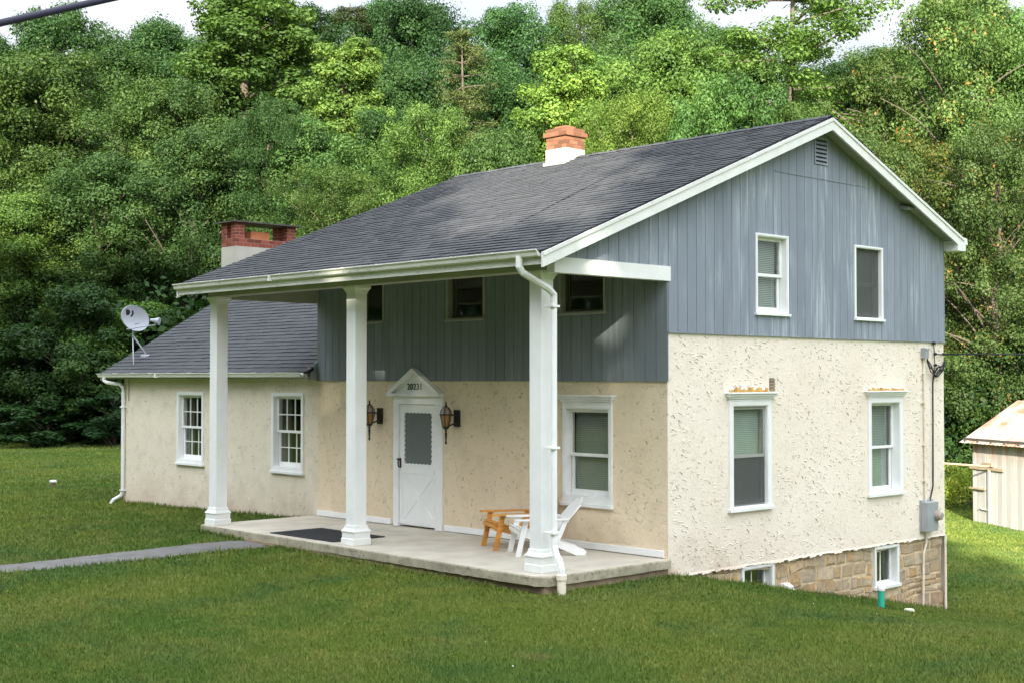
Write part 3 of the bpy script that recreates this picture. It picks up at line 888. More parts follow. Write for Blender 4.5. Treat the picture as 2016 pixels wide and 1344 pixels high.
mb.face([(x, y, -.112) for x, y in rim], 1)
mb.build('porch_slab', [M['concrete'], M['concrete_edge']], house, recalc=False)
mb = MB(); mb.box((-8.1, -2.34, -.6), (.0, -.01, -.113)); mb.build('porch_foundation', M['foundation_dirt'], house)
for px in (-.345, -4.195, -7.985):
    py = -2.055; w = .108
    mb = MB(); mb.box((px - w, py - w, .24), (px + w, py + w, 3.71))
    post = mb.build('porch_post', M['white'], house, bevel=.008)
    mb = MB()
    mb.lathe((px, py, 0), [(.158, .002), (.158, .095), (.147, .10), (.147, .185), (.158, .19), (.158, .205), (.142, .225), (.128, .245), (.118, .29)], 4, square=True)
    mb.build('base', M['white_old'], post, bevel=.004)
    mb = MB()
    mb.lathe((px, py, 3.665), [(.111, 0), (.118, .02), (.128, .045), (.150, .075), (.150, .109)], 4, square=True)
    mb.build('capital', M['white_old'], post, bevel=.004)
mb = MB()
for a, b in ((-8.02, -5.93), (-4.58, -.06)): mb.box((a, -.032, .012), (b, -.001, .105))
mb.build('base_board', M['white'], house, bevel=.004)

# ------------------------------------------------------------------ windows
def slats(mb, mp, u0, u1, z0, z1, d, pitch=.027, tilt=.016):
    z = z0
    while z < z1:
        mb.face([mp(u0, z, d), mp(u1, z, d), mp(u1, z + pitch * .88, d - tilt), mp(u0, z + pitch * .88, d - tilt)]); z += pitch
def sash(mp, u0, u1, z0, z1, d, parent, m, st=.045, rows=1, cols=1, bot=None, glass=None):
    mb = MB(); bot = bot or st; t = .03
    mb.mbox(mp, u0, u1, z1 - st, z1, d - t, d); mb.mbox(mp, u0, u1, z0, z0 + bot, d - t, d)
    mb.mbox(mp, u0, u0 + st, z0 + bot, z1 - st, d - t, d); mb.mbox(mp, u1 - st, u1, z0 + bot, z1 - st, d - t, d)
    a, b, c, e = u0 + st, u1 - st, z0 + bot, z1 - st
    for k in range(1, cols):
        u = a + (b - a) * k / cols; mb.mbox(mp, u - .009, u + .009, c, e, d - t * .8, d - .006)
    for k in range(1, rows):
        z = c + (e - c) * k / rows; mb.mbox(mp, a, b, z - .009, z + .009, d - t * .79, d - .007)
    s = mb.build('sash', m, parent)
    mb = MB(); mb.face([mp(a - .005, c - .005, d - .016), mp(b + .005, c - .005, d - .016), mp(b + .005, e + .005, d - .016), mp(a - .005, e + .005, d - .016)])
    mb.build('pane', glass or M['glass'], parent)
    return s

def window(mp, h, trim, wall, mat_t, cornice=False, style='plain', rows=1, cols=1, split=.5, sill=.05, blind=None, screen=None, sash_m=None, head=.06, out=.032, curtain=False, bottom=None, sashd=-.055):
    u0, u1, z0, z1 = h
    mb = MB(); d0, d1 = wall, wall + out
    mb.mbox(mp, u0 - trim, u0, z0, z1, d0 - .02, d1); mb.mbox(mp, u1, u1 + trim, z0, z1, d0 - .02, d1)
    mb.mbox(mp, u0 - trim, u1 + trim, z1, z1 + head, d0 - .02, d1 + .002)
    # jamb liners
    mb.mbox(mp, u0, u0 + .012, z0, z1, -.14, d1 - .006); mb.mbox(mp, u1 - .012, u1, z0, z1, -.14, d1 - .006)
    mb.mbox(mp, u0 + .012, u1 - .012, z1 - .012, z1, -.14, d1 - .006); mb.mbox(mp, u0 + .012, u1 - .012, z0, z0 + .02, -.14, d1 - .01)
    if bottom: mb.mbox(mp, u0 - trim, u1 + trim, z0 - bottom, z0, d0 - .02, d1 - .004)
    w = mb.build('window', mat_t, house, bevel=.003)
    zb = z0 - (bottom or 0)
    mb = MB(); mb.mbox(mp, u0 - trim - .02, u1 + trim + .02, zb - sill, zb, d0 - .02, d1 + .03); mb.build('sill', mat_t, w, bevel=.004)
    if cornice:
        mb = MB(); zc = z1 + head
        mb.mbox(mp, u0 - trim - .005, u1 + trim + .005, zc, zc + .035, d0 - .02, d1 + .006)
        A = [(d0, zc + .036), (d1 + .01, zc + .036), (d1 + .03, zc + .07), (d1 + .075, zc + .105), (d1 + .075, zc + .11), (d0, zc + .11)]
        lo = [mp(u0 - trim - .005, z, d) for d, z in A]
        mb.mbox(mp, u0 - trim - .025, u1 + trim + .025, zc + .036, zc + .068, d0 - .02, d1 + .03)
        mb.mbox(mp, u0 - trim - .05, u1 + trim + .05, zc + .068, zc + .104, d0 - .02, d1 + .055)
        mb.mbox(mp, u0 - trim - .075, u1 + trim + .075, zc + .104, zc + .128, d0 - .02, d1 + .085)
        mb.build('cornice', mat_t, w, bevel=.006)
    sm = sash_m or mat_t
    zm = z0 + (z1 - z0) * split
    a, b = u0 + .013, u1 - .013
    if style == 'double':
        sash(mp, a, b, zm - .02, z1 - .013, sashd, w, sm, rows=rows, cols=cols)
        sash(mp, a + .012, b - .012, z0 + .021, zm + .02, sashd - .036, w, sm, rows=rows, cols=cols, bot=.075)
    else:
        sash(mp, a, b, z0 + .021, z1 - .013, sashd, w, sm, rows=rows, cols=cols, st=.035)
    if screen:
        s0, s1, ds = screen
        mb = MB(); mb.mbox(mp, a, b, s0, s1, ds - .003, ds); mb.build('screen', M['screen'], w)
    if blind:
        mb = MB(); slats(mb, mp, a + .03, b - .03, blind[0], blind[1], sashd - .10, tilt=blind[3] if len(blind) > 3 else .016); mb.build('blind', blind[2], w, recalc=False)
    if curtain:
        mb = MB(); W = u1 - u0
        for s0, s1 in curtain:
            k = 14
            for i in range(k):
                p, q = u0 + W * (s0 + (s1 - s0) * i / k), u0 + W * (s0 + (s1 - s0) * (i + 1) / k)
                da, db = -.2 + .03 * math.sin(i * 1.9), -.2 + .03 * math.sin((i + 1) * 1.9)
                mb.face([mp(p, z0, da), mp(q, z0, db), mp(q, z1, db), mp(p, z1, da)])
        mb.build('curtain', M['curtain'], w, recalc=False)
    return w

for h in (W1, W2):
    window(FR, h, .06, 0, M['white'], style='double', rows=2, cols=3, curtain=[(-.02, .34), (.86, 1.02)], bottom=.06)
window(FR, WIN3, .055, 0, M['white_old'], style='double', cornice=True, blind=(.82, 1.98, M['blind_dim'], .010), bottom=.09, split=.47)
for h in UF:
    window(FR, h, .03, .026, M['alu'], style='plain', head=.03, out=.018, sill=.03, sash_m=M['dark_metal'])
window(GB, UG[0], .035, .026, M['white'], style='double', head=.03, out=.02, sill=.035, blind=(3.42, 4.48, M['blind'], .012), split=.5)
w = window(GB, UG[1], .035, .026, M['white'], style='double', head=.03, out=.02, sill=.035, split=.49, screen=(3.39, 4.49, -.02), sash_m=M['alu'], blind=(3.42, 4.48, M['blind_dim'], .012))
window(GB, LG[0], .085, 0, M['white'], style='double', cornice=True, sash_m=M['alu'], blind=(.62, 2.02, M['blind'], .010), screen=(.62, 1.31, -.03), split=.5, sashd=-.02)
window(GB, LG[1], .085, 0, M['white'], style='double', cornice=True, blind=(.62, 2.02, M['blind'], .012), split=.5, sashd=-.10)
for h in BG:
    w = window(GB, h, .05, -.05, M['white_old'], style='plain', head=.04, out=.045, sill=.05, cols=2, sashd=-.13)
# rust and moss on the two gable window heads, little masonry vent beside the first
rnd = random.Random(4)
for h, hh in ((LG[0], .085), (LG[1], .06)):
    mb = MB(); u = h[0] - .06
    while u < h[1] + (.02 if h is LG[0] else .10):
        w_ = rnd.uniform(.04, .09); t = rnd.uniform(.35, 1) * hh
        mb.hexa([GB(u, 2.23, 0), GB(u + w_, 2.23, 0), GB(u + w_, 2.23, .012), GB(u, 2.23, .012), GB(u, 2.23 + t, 0), GB(u + w_, 2.23 + t * .8, 0), GB(u + w_, 2.23 + t * .7, .006), GB(u, 2.23 + t * .9, .006)]); u += w_
    mb.build('moss_stain', M['moss'], house)
mb = MB()
for k in range(4): mb.mbox(GB, 2.31, 2.43, 2.25 + k * .045, 2.28 + k * .045, 0, .02)
mb.mbox(GB, 2.31, 2.43, 2.245, 2.43, 0, .006, 1)
mb.build('wall_vent', [M['rail_wood'], M['dark_metal']], house)

# gable louvre
mb = MB(); mb.mbox(GB, 3.46, 3.80, 5.74, 6.08, .02, .028, 1)
for k in range(5):
    z = 5.76 + k * .063
    mb.hexa([GB(3.48, z, .028), GB(3.78, z, .028), GB(3.78, z, .05), GB(3.48, z, .05), GB(3.48, z + .04, .028), GB(3.78, z + .04, .028), GB(3.78, z + .03, .032), GB(3.48, z + .03, .032)])
for a, b, c, d in ((3.45, 3.48, 5.73, 6.09), (3.78, 3.81, 5.73, 6.09)): mb.mbox(GB, a, b, c, d, .026, .045)
mb.mbox(GB, 3.45, 3.81, 6.09, 6.12, .026, .046); mb.mbox(GB, 3.45, 3.81, 5.70, 5.73, .026, .046)
mb.build('gable_vent', [M['siding_gable'], M['dark_room']], house)

# ------------------------------------------------------------------ door
du0, du1, dz0, dz1 = -5.80, -4.70, 0, 2.10
mb = MB()
mb.mbox(FR, du0 - .06, du0 + .07, 0.002, dz1 + .03, -.16, .035); mb.mbox(FR, du1 - .10, du1 + .07, 0.002, dz1 + .03, -.16, .035)
mb.mbox(FR, du0 + .07, du1 - .10, 2.005, dz1 + .03, -.16, .036)
frame = mb.build('door_frame', M['white'], house, bevel=.004)
mb = MB()  # pediment
pu0, pu1, pz0, pz1 = -5.96, -4.60, 2.135, 2.60; pm = (pu0 + pu1) / 2
mb.prism([FR(pu0 + .06, pz0 + .05, 0), FR(pu1 - .06, pz0 + .05, 0), FR(pm, pz1 - .06, 0)], (0, -.05, 0))
mb.mbox(FR, pu0, pu1, pz0, pz0 + .05, 0, .12)
ped = mb.build('pediment', M['white_old'], house)
mb = MB()
for s in (-1, 1):
    e = pu0 if s < 0 else pu1
    mb.prism([FR(e, pz0 + .051, 0.001), FR(pm, pz1, 0.001), FR(pm, pz1 - .085, 0.001), FR(e - s * .13, pz0 + .051, 0.001)], (0, -.125 - .002 * s, 0))
mb.build('pediment_moulding', M['white_old'], ped, bevel=.004)
cu = bpy.data.curves.new('house_number', 'FONT'); cu.body = '20231'; cu.size = .135; cu.extrude = .006; cu.align_x = 'CENTER'; cu.offset = 0.0; cu.space_character = 1.16
tmp = bpy.data.objects.new('tmp', cu); C.objects.link(tmp)
bpy.context.view_layer.update()
me = bpy.data.meshes.new_from_object(tmp.evaluated_get(bpy.context.evaluated_depsgraph_get()))
bpy.data.objects.remove(tmp)
me.name = 'house_number'; me.materials.clear(); me.materials.append(M['black'])
no = bpy.data.objects.new('house_number', me); C.objects.link(no); no.parent = ped
no.location = (pm + .0, -.056, 2.245); no.rotation_euler = (R(90), 0, 0); no.scale = (1.0, 1.08, 1)

# storm door with a scalloped opening and a crossbuck
dl, dr, db, dt = du0 + .075, du1 - .105, .03, 2.0
ol, orr, ob, ot = dl + .10, dr - .10, 1.02, 1.88
def scallop():
    pts = []
    def edge(p, q, nn, nx, nz):
        for k in range(nn):
            for i in range(6):
                t = (k + i / 6) / nn; a = math.sin(math.pi * i / 6) * .022
                pts.append((p[0] + (q[0] - p[0]) * t + nx * a, p[1] + (q[1] - p[1]) * t + nz * a))
    edge((ol, ob), (orr, ob), 8, 0, 1); edge((orr, ob), (orr, ot), 11, -1, 0); edge((orr, ot), (ol, ot), 8, 0, -1); edge((ol, ot), (ol, ob), 11, 1, 0)
    return pts
bm = bmesh.new()
sc = scallop()
def loop(pts, d): 
    vs = [bm.verts.new(FR(p, q, d)) for p, q in pts]; return vs, [bm.edges.new((vs[i], vs[(i + 1) % len(vs)])) for i in range(len(vs))]
ov, oe = loop([(dl, db), (dr, db), (dr, dt), (dl, dt)], .0)
iv, ie = loop(sc, .0)
g = bmesh.ops.triangle_fill(bm, edges=oe + ie, use_beauty=True)
ex = bmesh.ops.extrude_face_region(bm, geom=[f for f in bm.faces])
bmesh.ops.translate(bm, verts=[v for v in ex['geom'] if isinstance(v, bmesh.types.BMVert)], vec=(0, .035, 0))
bmesh.ops.recalc_face_normals(bm, faces=bm.faces[:])
me = bpy.data.meshes.new('door'); bm.to_mesh(me); bm.free(); me.materials.append(M['white'])
door = bpy.data.objects.new('door', me); C.objects.link(door); door.parent = house
mb = MB(); mb.mbox(FR, ol - .02, orr + .02, ob - .02, ot + .02, -.024, -.02); mb.build('screen', M['door_screen'], door)
mb = MB()
mb.mbox(FR, dl + .04, dr - .04, .88, .95, 0, .010); mb.mbox(FR, dl + .005, dl + .075, .12, .88, 0, .010); mb.mbox(FR, dr - .075, dr - .005, .12, .88, 0, .010); mb.mbox(FR, dl + .005, dr - .005, .05, .12, 0, .010)
a, b, c, d = dl + .085, dr - .085, .14, .86
for (p, q, r_, s), o in (((a, c, b, d), .009), ((a, d, b, c), .0115)):
    t = Vector((r_ - p, s - q)).normalized(); nn = Vector((-t.y, t.x)) * .035
    mb.prism([FR(p + nn.x, q + nn.y, 0), FR(r_ + nn.x, s + nn.y, 0), FR(r_ - nn.x, s - nn.y, 0), FR(p - nn.x, q - nn.y, 0)], (0, -o, 0))
mb.build('crossbuck', M['white'], door, bevel=.002)
mb = MB(); mb.mbox(FR, dl + .012, dl + .035, .96, 1.12, 0, .012)
mb.tube([FR(dl + .02, 1.10, .01), FR(dl + .02, 1.09, .05), FR(dl + .02, 1.04, .058), FR(dl + .02, .98, .05), FR(dl + .02, .97, .01)], .011, 8)
mb.tube([FR(dl + .02, 1.10, .01), FR(dl - .03, 1.10, .045)], .012, 8); mb.build('handle', M['black'], door)
for z in (.3, .72, 1.7):
    mb = MB(); mb.mbox(FR, dr - .004, dr + .02, z, z + .10, .0, .041); mb.build('hinge', M['white_old'], door)

# ------------------------------------------------------------------ chimneys (part of the house)
def brickwork(mb, x0, x1, y0, y1, z0, z1, seed, bh=.058, bl=.2, mort=1, j=.010, proud=.006):
    rnd = random.Random(seed)
    mb.box((x0 + proud, y0 + proud, z0), (x1 - proud, y1 - proud, z1), mort)
    nz = max(1, round((z1 - z0) / (bh + j))); st = (z1 - z0) / nz
    for k in range(nz):
        za, zb = z0 + k * st + j * .5, z0 + (k + 1) * st - j * .5
        for (mp, a, b) in ((lambda u, z, d: (u, y0 + proud - d, z), x0, x1), (lambda u, z, d: (x1 - proud + d, u, z), y0, y1),
                           (lambda u, z, d: (u, y1 - proud + d, z), x0, x1), (lambda u, z, d: (x0 + proud - d, u, z), y0, y1)):
            u = a - (bl / 2 if k % 2 else 0)
            while u < b - .01:
                p, q = max(a, u + j * .5), min(b, u + bl - j * .5); u += bl
                if q - p > .02: mb.mbox(mp, p, q, za, zb, -.004, proud + rnd.uniform(-.002, .002), 0, rnd.random())
cx0, cx1, cy0, cy1 = -5.50, -5.0, 3.19, 3.67
mb = MB(); brickwork(mb, cx0, cx1, cy0, cy1, 6.54, 6.76, 2)
brickwork(mb, cx0 - .04, cx1 + .04, cy0 - .04, cy1 + .04, 6.76, 6.84, 3)
brickwork(mb, cx0 - .005, cx1 + .005, cy0 - .005, cy1 + .005, 6.84, 6.91, 4)
brickwork(mb, cx0 + .11, cx1 - .11, cy0 + .11, cy1 - .11, 6.91, 6.965, 5)
ch = mb.build('brick_chimney', [M['brick_orange'], M['brick_mortar_o']], house, recalc=False)
mb = MB(); mb.box((cx0 - .006, cy0 - .006, 6.0), (cx1 + .006, cy1 + .006, 6.54)); mb.box((cx0 - .03, cy0 - .05, 6.2), (cx1 + .03, cy0 - .007, 6.30)); mb.build('chimney_render', M['render_chim'], ch)
wx0, wx1, wy0, wy1 = -15.82, -15.20, 2.79, 4.44
mb = MB(); mb.box((wx0, wy0, -.5), (wx1, wy1, 5.47)); wc = mb.build('wing_chimney', M['render_chim'], house)
mb = MB(); brickwork(mb, wx0, wx1, wy0, wy1, 5.47, 5.655, 6, bh=.075)
pw = .24
for (a, b) in ((wy0, wy0 + pw), (wy1 - pw, wy1)):
    for (c, d) in ((wx0, wx0 + .22), (wx1 - .22, wx1)):
        brickwork(mb, c, d, a, b, 5.655, 6.02, int(a * 100 + c * 10), bh=.065)
mb.build('brick_pier', [M['brick_red'], M['brick_mortar']], wc, recalc=False)
mb = MB(); mb.box((wx0 + .15, wy0 + .5, 5.5), (wx1 - .15, wy0 + 1.0, 5.85)); mb.build('flue_tile', M['clay_flue'], wc)
mb = MB(); mb.box((wx0 - .1, wy0 - .12, 6.021), (wx1 + .1, wy1 + .12, 6.05)); mb.build('cap_slab', M['dark_metal'], wc)

# ------------------------------------------------------------------ lanterns
def lantern(px, label):
    t = empty('wall_lantern', (px, -.17, 1.80), label=label, cat='lantern', group='lanterns beside the front door')
    mb = MB(); mb.box((.035, .125, -.12), (.135, .168, .12)); mb.tube([(.085, .13, -.06), (.04, .05, -.10), (0, 0, -.13)], .012, 6); mb.tube([(.085, .13, .04), (.05, .06, .045), (0.02, 0, .05)], .010, 6)
    mb.build('bracket', M['black'], t)
    mb = MB()
    wt, wb = .088, .052
    for i in range(6):
        a = math.pi / 3 * i; ca, sa = math.cos(a), math.sin(a)
        mb.tube([(wb * ca, wb * sa, -.115), (wt * ca, wt * sa, .055), (wt * .86 * ca, wt * .86 * sa, .11), (wt * .5 * ca, wt * .5 * sa, .155), (0, 0, .165)], .0065, 5)
    mb.lathe((0, 0, .045), [(.098, 0), (.104, .008), (.098, .018), (.09, .018)], 6)
    mb.lathe((0, 0, -.125), [(.03, -.03), (.055, 0), (.055, .012)], 12)
    mb.tube([(-.125, 0, .053), (.125, 0, .053)], .008, 6)
    mb.lathe((0, 0, .16), [(.03, 0), (.022, .02), (.01, .035), (.016, .05), (.004, .085)], 10)
    mb.build('cage', M['black'], t)
    mb = MB(); mb.lathe((0, 0, 0), [(.048, -.112), (.083, .044)], 6); mb.build('glass', M['amber'], t)
    mb = MB(); mb.lathe((0, 0, 0), [(.08, .064), (.07, .108), (.04, .148)], 6); mb.build('upper_glass', M['frost'], t)
    mb = MB(); mb.lathe((0, 0, -.15), [(.012, -.22), (.016, -.19), (.011, -.17), (.02, -.06), (.012, -.045), (.024, -.03), (.012, -.015), (.03, 0)], 10); mb.build('tail_stem', M['black'], t)
    t.scale = (1.14, 1.0, 1.10)
    return t
lantern(-6.33, 'black iron wall lantern between the middle porch post and the front door')
lantern(-4.37, 'black iron wall lantern on the bare stucco to the right of the front door')

# ------------------------------------------------------------------ adirondack chairs
def adirondack(loc, heading, m, label):
    t = empty('adirondack_chair', loc, heading, label, 'chair', 'wooden chairs on the porch')
    # local +x = facing direction; seat front at x=.36
    W = .29
    for s in (-1, 1):
        y = s * W
        mb = MB(); yc = y + s * .016; mb.hexa([(.385, yc - .013, 0), (.46, yc - .013, 0), (.46, yc + .013, 0), (.385, yc + .013, 0), (.275, yc - .013, .535), (.35, yc - .013, .535), (.35, yc + .013, .535), (.275, yc + .013, .535)]); mb.build('front_leg', m, t, bevel=.004)
        mb = MB(); yy = s * (W - .03)
        prof = [(.42, .30), (.42, .395), (.30, .40), (-.02, .27), (-.30, .17), (-.50, .10), (-.545, .055), (-.53, .0), (-.40, .0), (-.15, .12), (.1, .21), (.30, .275)]
        mb.prism([(a, yy - .013, b) for a, b in prof], (0, .026, 0)); mb.build('side_rail', m, t, bevel=.003)
        mb = MB(); ya, yb = s * (W - .05), s * (W + .11)
        P = [(.46, s * (W - .035)), (.48, s * (W + .03)), (.45, s * (W + .10)), (.2, s * (W + .11)), (-.28, s * (W + .035)), (-.30, s * (W - .02)), (.1, s * (W - .04))]
        mb.prism([(a, b, .537) for a, b in P], (0, 0, .024)); mb.build('armrest', m, t, bevel=.005)
        mb = MB(); mb.hexa([(-.15, y - .011, .2), (-.08, y - .011, .17), (-.08, y + .011, .17), (-.15, y + .011, .2), (-.28, y - .011, .536), (-.21, y - .011, .536), (-.21, y + .011, .536), (-.28, y + .011, .536)]); mb.hexa([(-.10, y - .011, .17), (-.02, y - .011, .17), (-.02, y + .011, .17), (-.10, y + .011, .17), (-.235, y - .011, .535), (-.155, y - .011, .535), (-.155, y + .011, .535), (-.235, y + .011, .535)]) if False else None
        mb.build('rear_upright', m, t, bevel=.003)
    mb = MB()
    for k in range(6):
        f = k / 5; x = .40 - f * .46; z = .415 - max(0, (.36 - x)) * .33
        mb.hexa([(x - .035, -W, z - .012 - .012), (x + .035, -W, z - .012 + .012), (x + .035, W, z - .012 + .012), (x - .035, W, z - .012 - .012),
                 (x - .035, -W, z + .008 - .012), (x + .035, -W, z + .008 + .012), (x + .035, W, z + .008 + .012), (x - .035, W, z + .008 - .012)])
    mb.box((.425, -W, .345), (.44, W, .40)); mb.build('seat', m, t, bevel=.003)
    mb = MB(); n = 5
    hs = [.66, .74, .78, .74, .66]
    for k in range(n):
        ya = -W + .02 + k * (2 * W - .04) / n; yb = ya + (2 * W - .04) / n - .012
        b0 = Vector((-.055, 0, .24)); dr_ = Vector((-.62, 0, .78)).normalized(); nn = Vector((.78, 0, .62)) * .01
        e = b0 + dr_ * hs[k]
        A = [(b0 - nn), (b0 + nn), (e + nn), (e - nn)]
        mb.hexa([(A[0].x, ya, A[0].z), (A[1].x, ya, A[1].z), (A[1].x, yb, A[1].z), (A[0].x, yb, A[0].z), (A[3].x, ya, A[3].z), (A[2].x, ya, A[2].z), (A[2].x, yb, A[2].z), (A[3].x, yb, A[3].z)])
    mb.box((-.285, -W - .02, .505), (-.245, W + .02, .555)); mb.box((-.12, -W + .0, .235), (-.08, W, .29))
    mb.build('backrest', m, t, bevel=.003)
    t.scale = (1, .97, .91)
    return t
adirondack((-1.53, -.83, .002), R(237), M['white_chair'], 'white adirondack chair behind the corner post, facing away from the gable end')
adirondack((-2.33, -.57, .002), R(244), M['orange_wood'], 'orange stained wooden adirondack chair on the porch left of the white one')

# door mat
mb = MB(); mb.box((-6.28, -2.16, .003), (-4.62, -1.18, .016)); 
for k in range(22): mb.box((-6.24 + k * .073, -2.12, .016), (-6.20 + k * .073, -1.22, .020))
tag(mb.build('door_mat', M['rubber']), 'black rubber mat lying on the concrete porch behind the middle post', 'mat')

# ------------------------------------------------------------------ electric service on the gable
ms = empty('electric_meter', (.0, 6.72, .1), label='grey electric meter box with round glass dial low on the stucco gable', cat='meter')
mb = MB(); mb.box((.005, -.20, -.24), (.03, .2, .29)); mb.box((.03, -.19, -.23), (.15, .16, .26)); mb.build('meter_box', M['grey_metal'], ms, bevel=.008)
mb = MB(); mb.tube([(.15, .10, .03), (.20, .10, .03)], .085, 16); mb.tube([(.20, .10, .03), (.235, .10, .03), (.25, .10, .03)], [.075, .07, .05], 16); mb.build('meter_glass', M['frost'], ms)
mb = MB(); mb.tube([(.251, .10, .03), (.253, .10, .03)], .035, 12); mb.tube([(.24, .15, .03), (.254, .15, .03)], .012, 8); mb.build('dial', M['grey_metal'], ms)
mb = MB(); mb.tube([(.03, -.04, -.24), (.03, -.03, -.42), (.02, -.10, -.6), (.02, -.12, -1.0), (.02, -.13, -1.62)], .018, 8); mb.build('lower_conduit', M['pipe_white'], ms)
mb = MB(); mb.tube([(.03, -.05, .26), (.03, -.06, 2.72)], .020, 8)
for z in (.6, 1.2, 1.9, 2.4): mb.box((.0, -.10, z), (.055, -.02, z + .025))
mb.build('upper_conduit', M['pipe_white'], ms)
mb = MB(); mb.box((.005, -.12, 2.66), (.09, .0, 2.81)); mb.prism([(.005, -.12, 2.81), (.005, .03, 2.81), (.10, .03, 2.80), (.10, -.12, 2.80)], (0, 0, .03)); mb.build('weather_head', M['grey_metal'], ms, bevel=.006)
mb = MB()
mb.tube([(.025, .10, .26), (.02, .22, .5), (.02, .235, 1.6), (.02, .24, 2.25), (.03, .27, 2.42), (.03, .40, 2.52), (.03, .55, 2.53)], .012, 6)
for k in range(3):
    a = [(.06, -.02, 2.66 - k * .02), (.09, .05, 2.56 - .06 * k), (.09, .16 + .05 * k, 2.40 - .07 * k + (.1 if k else 0)), (.07, .32, 2.36 + .04 * k), (.05, .52, 2.45 + .05 * k), (.05, .60, 2.60 + .03 * k)]
    mb.tube(a, .010, 6)
mb.tube([(.03, .26, 2.95), (.05, .26, 2.55), (.03, .25, 2.42)], .008, 6)
for p in ((.04, .25, 2.92), (.05, .27, 2.74), (.06, .26, 2.55), (.06, .28, 2.37), (.06, .45, 2.46), (.05, .56, 2.74)): mb.lathe((p[0], p[1], p[2]), [(.015, -.025), (.03, -.015), (.03, .015), (.015, .025)], 8)
mb.tube([(.05, .27, 2.74), (.05, .42, 2.735), (.05, .60, 2.74)], .010, 6)
th = [(.05, .36 + .07 * math.cos(a), 2.50 + .05 * math.sin(a)) for a in np.linspace(0, 6, 14)]
mb.tube(th, .006, 5); mb.build('service_wires', M['wire'], ms)
# dryer hood / hose bib at the foot of the wall
vh = MB(); vh.mbox(GB, 2.62, 2.78, -.74, -.60, -.06, .02); vh.prism([GB(2.63, -.66, .02), GB(2.77, -.66, .02), GB(2.77, -.61, .02), GB(2.63, -.61, .02)], (.07, 0, -.03)); vh.tube([(.03, 2.7, -.66), (.1, 2.76, -.70), (.13, 2.86, -.76), (.1, 2.95, -.78)], .016, 6)
vh.build('vent_hood', M['white_old'], house)
fl = MB(); fl.prism([(.02, 5.92, 5.215), (.02, 6.14, 5.235), (.02, 6.14, 5.265), (.02, 5.92, 5.275)], (.16, 0, -.03)); 
tag(fl.build('flood_light', M['grey_metal']), 'small grey wedge-shaped flood light under the rake on the blue gable', 'light')

# service drop to the right
def cable(name, pts, r, m, label, sag=0.0, n=24, cat='cable'):
    a, b = Vector(pts[0]), Vector(pts[1])
    P = [a.lerp(b, k / n) - Vector((0, 0, sag * 4 * (k / n) * (1 - k / n))) for k in range(n + 1)]
    mb = MB(); mb.tube(P, r, 8); o = mb.build(name, m, smooth=True); return tag(o, label, cat)
cable('service_cable', [(.05, 7.33, 2.84), (26, 32.0, 6.2)], .014, M['wire'], 'thin black service cable running from the house corner off to the right', .9)
def at(px, py, t):
    d = FW + RT * ((px - 1008) / FPX) - UP * ((py - 672) / FPX); return Vector(CAM + d * t)
A, B = at(0, 46, 9.0), at(207, 0, 9.7); dirc = (B - A)
utc = cable('utility_cable', [A - dirc * 30, B + dirc * 30], .026, simple('cable_purple', (.020, .016, .045), .5, .1, bs=0), 'thick dark purple-black utility cable crossing the sky in the upper left corner', 0, 40)

# ------------------------------------------------------------------ dish on the wing roof
dc = Vector((-15.06, .2, 3.72))
ds = empty('satellite_dish', (-14.9, .25, 2.85), label='pale grey satellite dish on a bent mast at the left end of the wing roof', cat='satellite dish')
nrm = Vector((.62, -.78, .12)).normalized(); nrm = (Vector(CAM) - dc).normalized() * .9 + Vector((.35, .30, .12)); nrm.normalize()
sx = nrm.cross(Vector((0, 0, 1))).normalized() * -1; sx = Vector((0, 0, 1)).cross(nrm).normalized(); sy = nrm.cross(sx).normalized()
roll = R(-28); ux = sx * math.cos(roll) + sy * math.sin(roll); uy = -sx * math.sin(roll) + sy * math.cos(roll)
def dp(a, b, h): return tuple(dc - ds.location + ux * a + uy * b + nrm * h)
mb = MB(); RA, RB = .32, .265; rings = 8; seg = 36
pts = [[dp(RA * r / rings * math.cos(2 * math.pi * k / seg), RB * r / rings * math.sin(2 * math.pi * k / seg), .07 * (r / rings) ** 2 - .07) for k in range(seg)] for r in range(1, rings + 1)]
for k in range(seg): mb.face([dp(0, 0, -.07), pts[0][k], pts[0][(k + 1) % seg]])
for r in range(rings - 1):
    for k in range(seg): mb.face([pts[r][k], pts[r + 1][k], pts[r + 1][(k + 1) % seg], pts[r][(k + 1) % seg]])
rimp = [(dp(RA * math.cos(2 * math.pi * k / seg), RB * math.sin(2 * math.pi * k / seg), 0), dp(RA * 1.02 * math.cos(2 * math.pi * k / seg), RB * 1.02 * math.sin(2 * math.pi * k / seg), -.025)) for k in range(seg)]
for k in range(seg): mb.face([rimp[k][0], rimp[k][1], rimp[(k + 1) % seg][1], rimp[(k + 1) % seg][0]])
refl = mb.build('reflector', M['dish'], ds, smooth=True)
def dsurf(a, b): return .07 * ((a / RA) ** 2 + (b / RB) ** 2) - .066
def dq(sxx, syy):   # coordinates in picture-upright axes
    a = sxx * math.cos(roll) + syy * math.sin(roll); b = -sxx * math.sin(roll) + syy * math.cos(roll)
    return dp(a, b, dsurf(a, b))
mb = MB()   # emblem: dark half disc and crescent
def polygon(pts, m=0): mb.face([dq(*p) for p in pts], m)
lx, ly, rr = -.115, .115, .058; es = 1.35
def rot2(x, y, a=R(-12)): x *= es; y *= es; return (lx + x * math.cos(a) - y * math.sin(a), ly + x * math.sin(a) + y * math.cos(a))
polygon([rot2(-.075, .03), rot2(-.055, .045)] + [rot2(.0 + .042 * math.sin(t) - .03, .045 * math.cos(t)) for t in np.linspace(.1, math.pi - .1, 10)] + [rot2(-.045, -.045)])
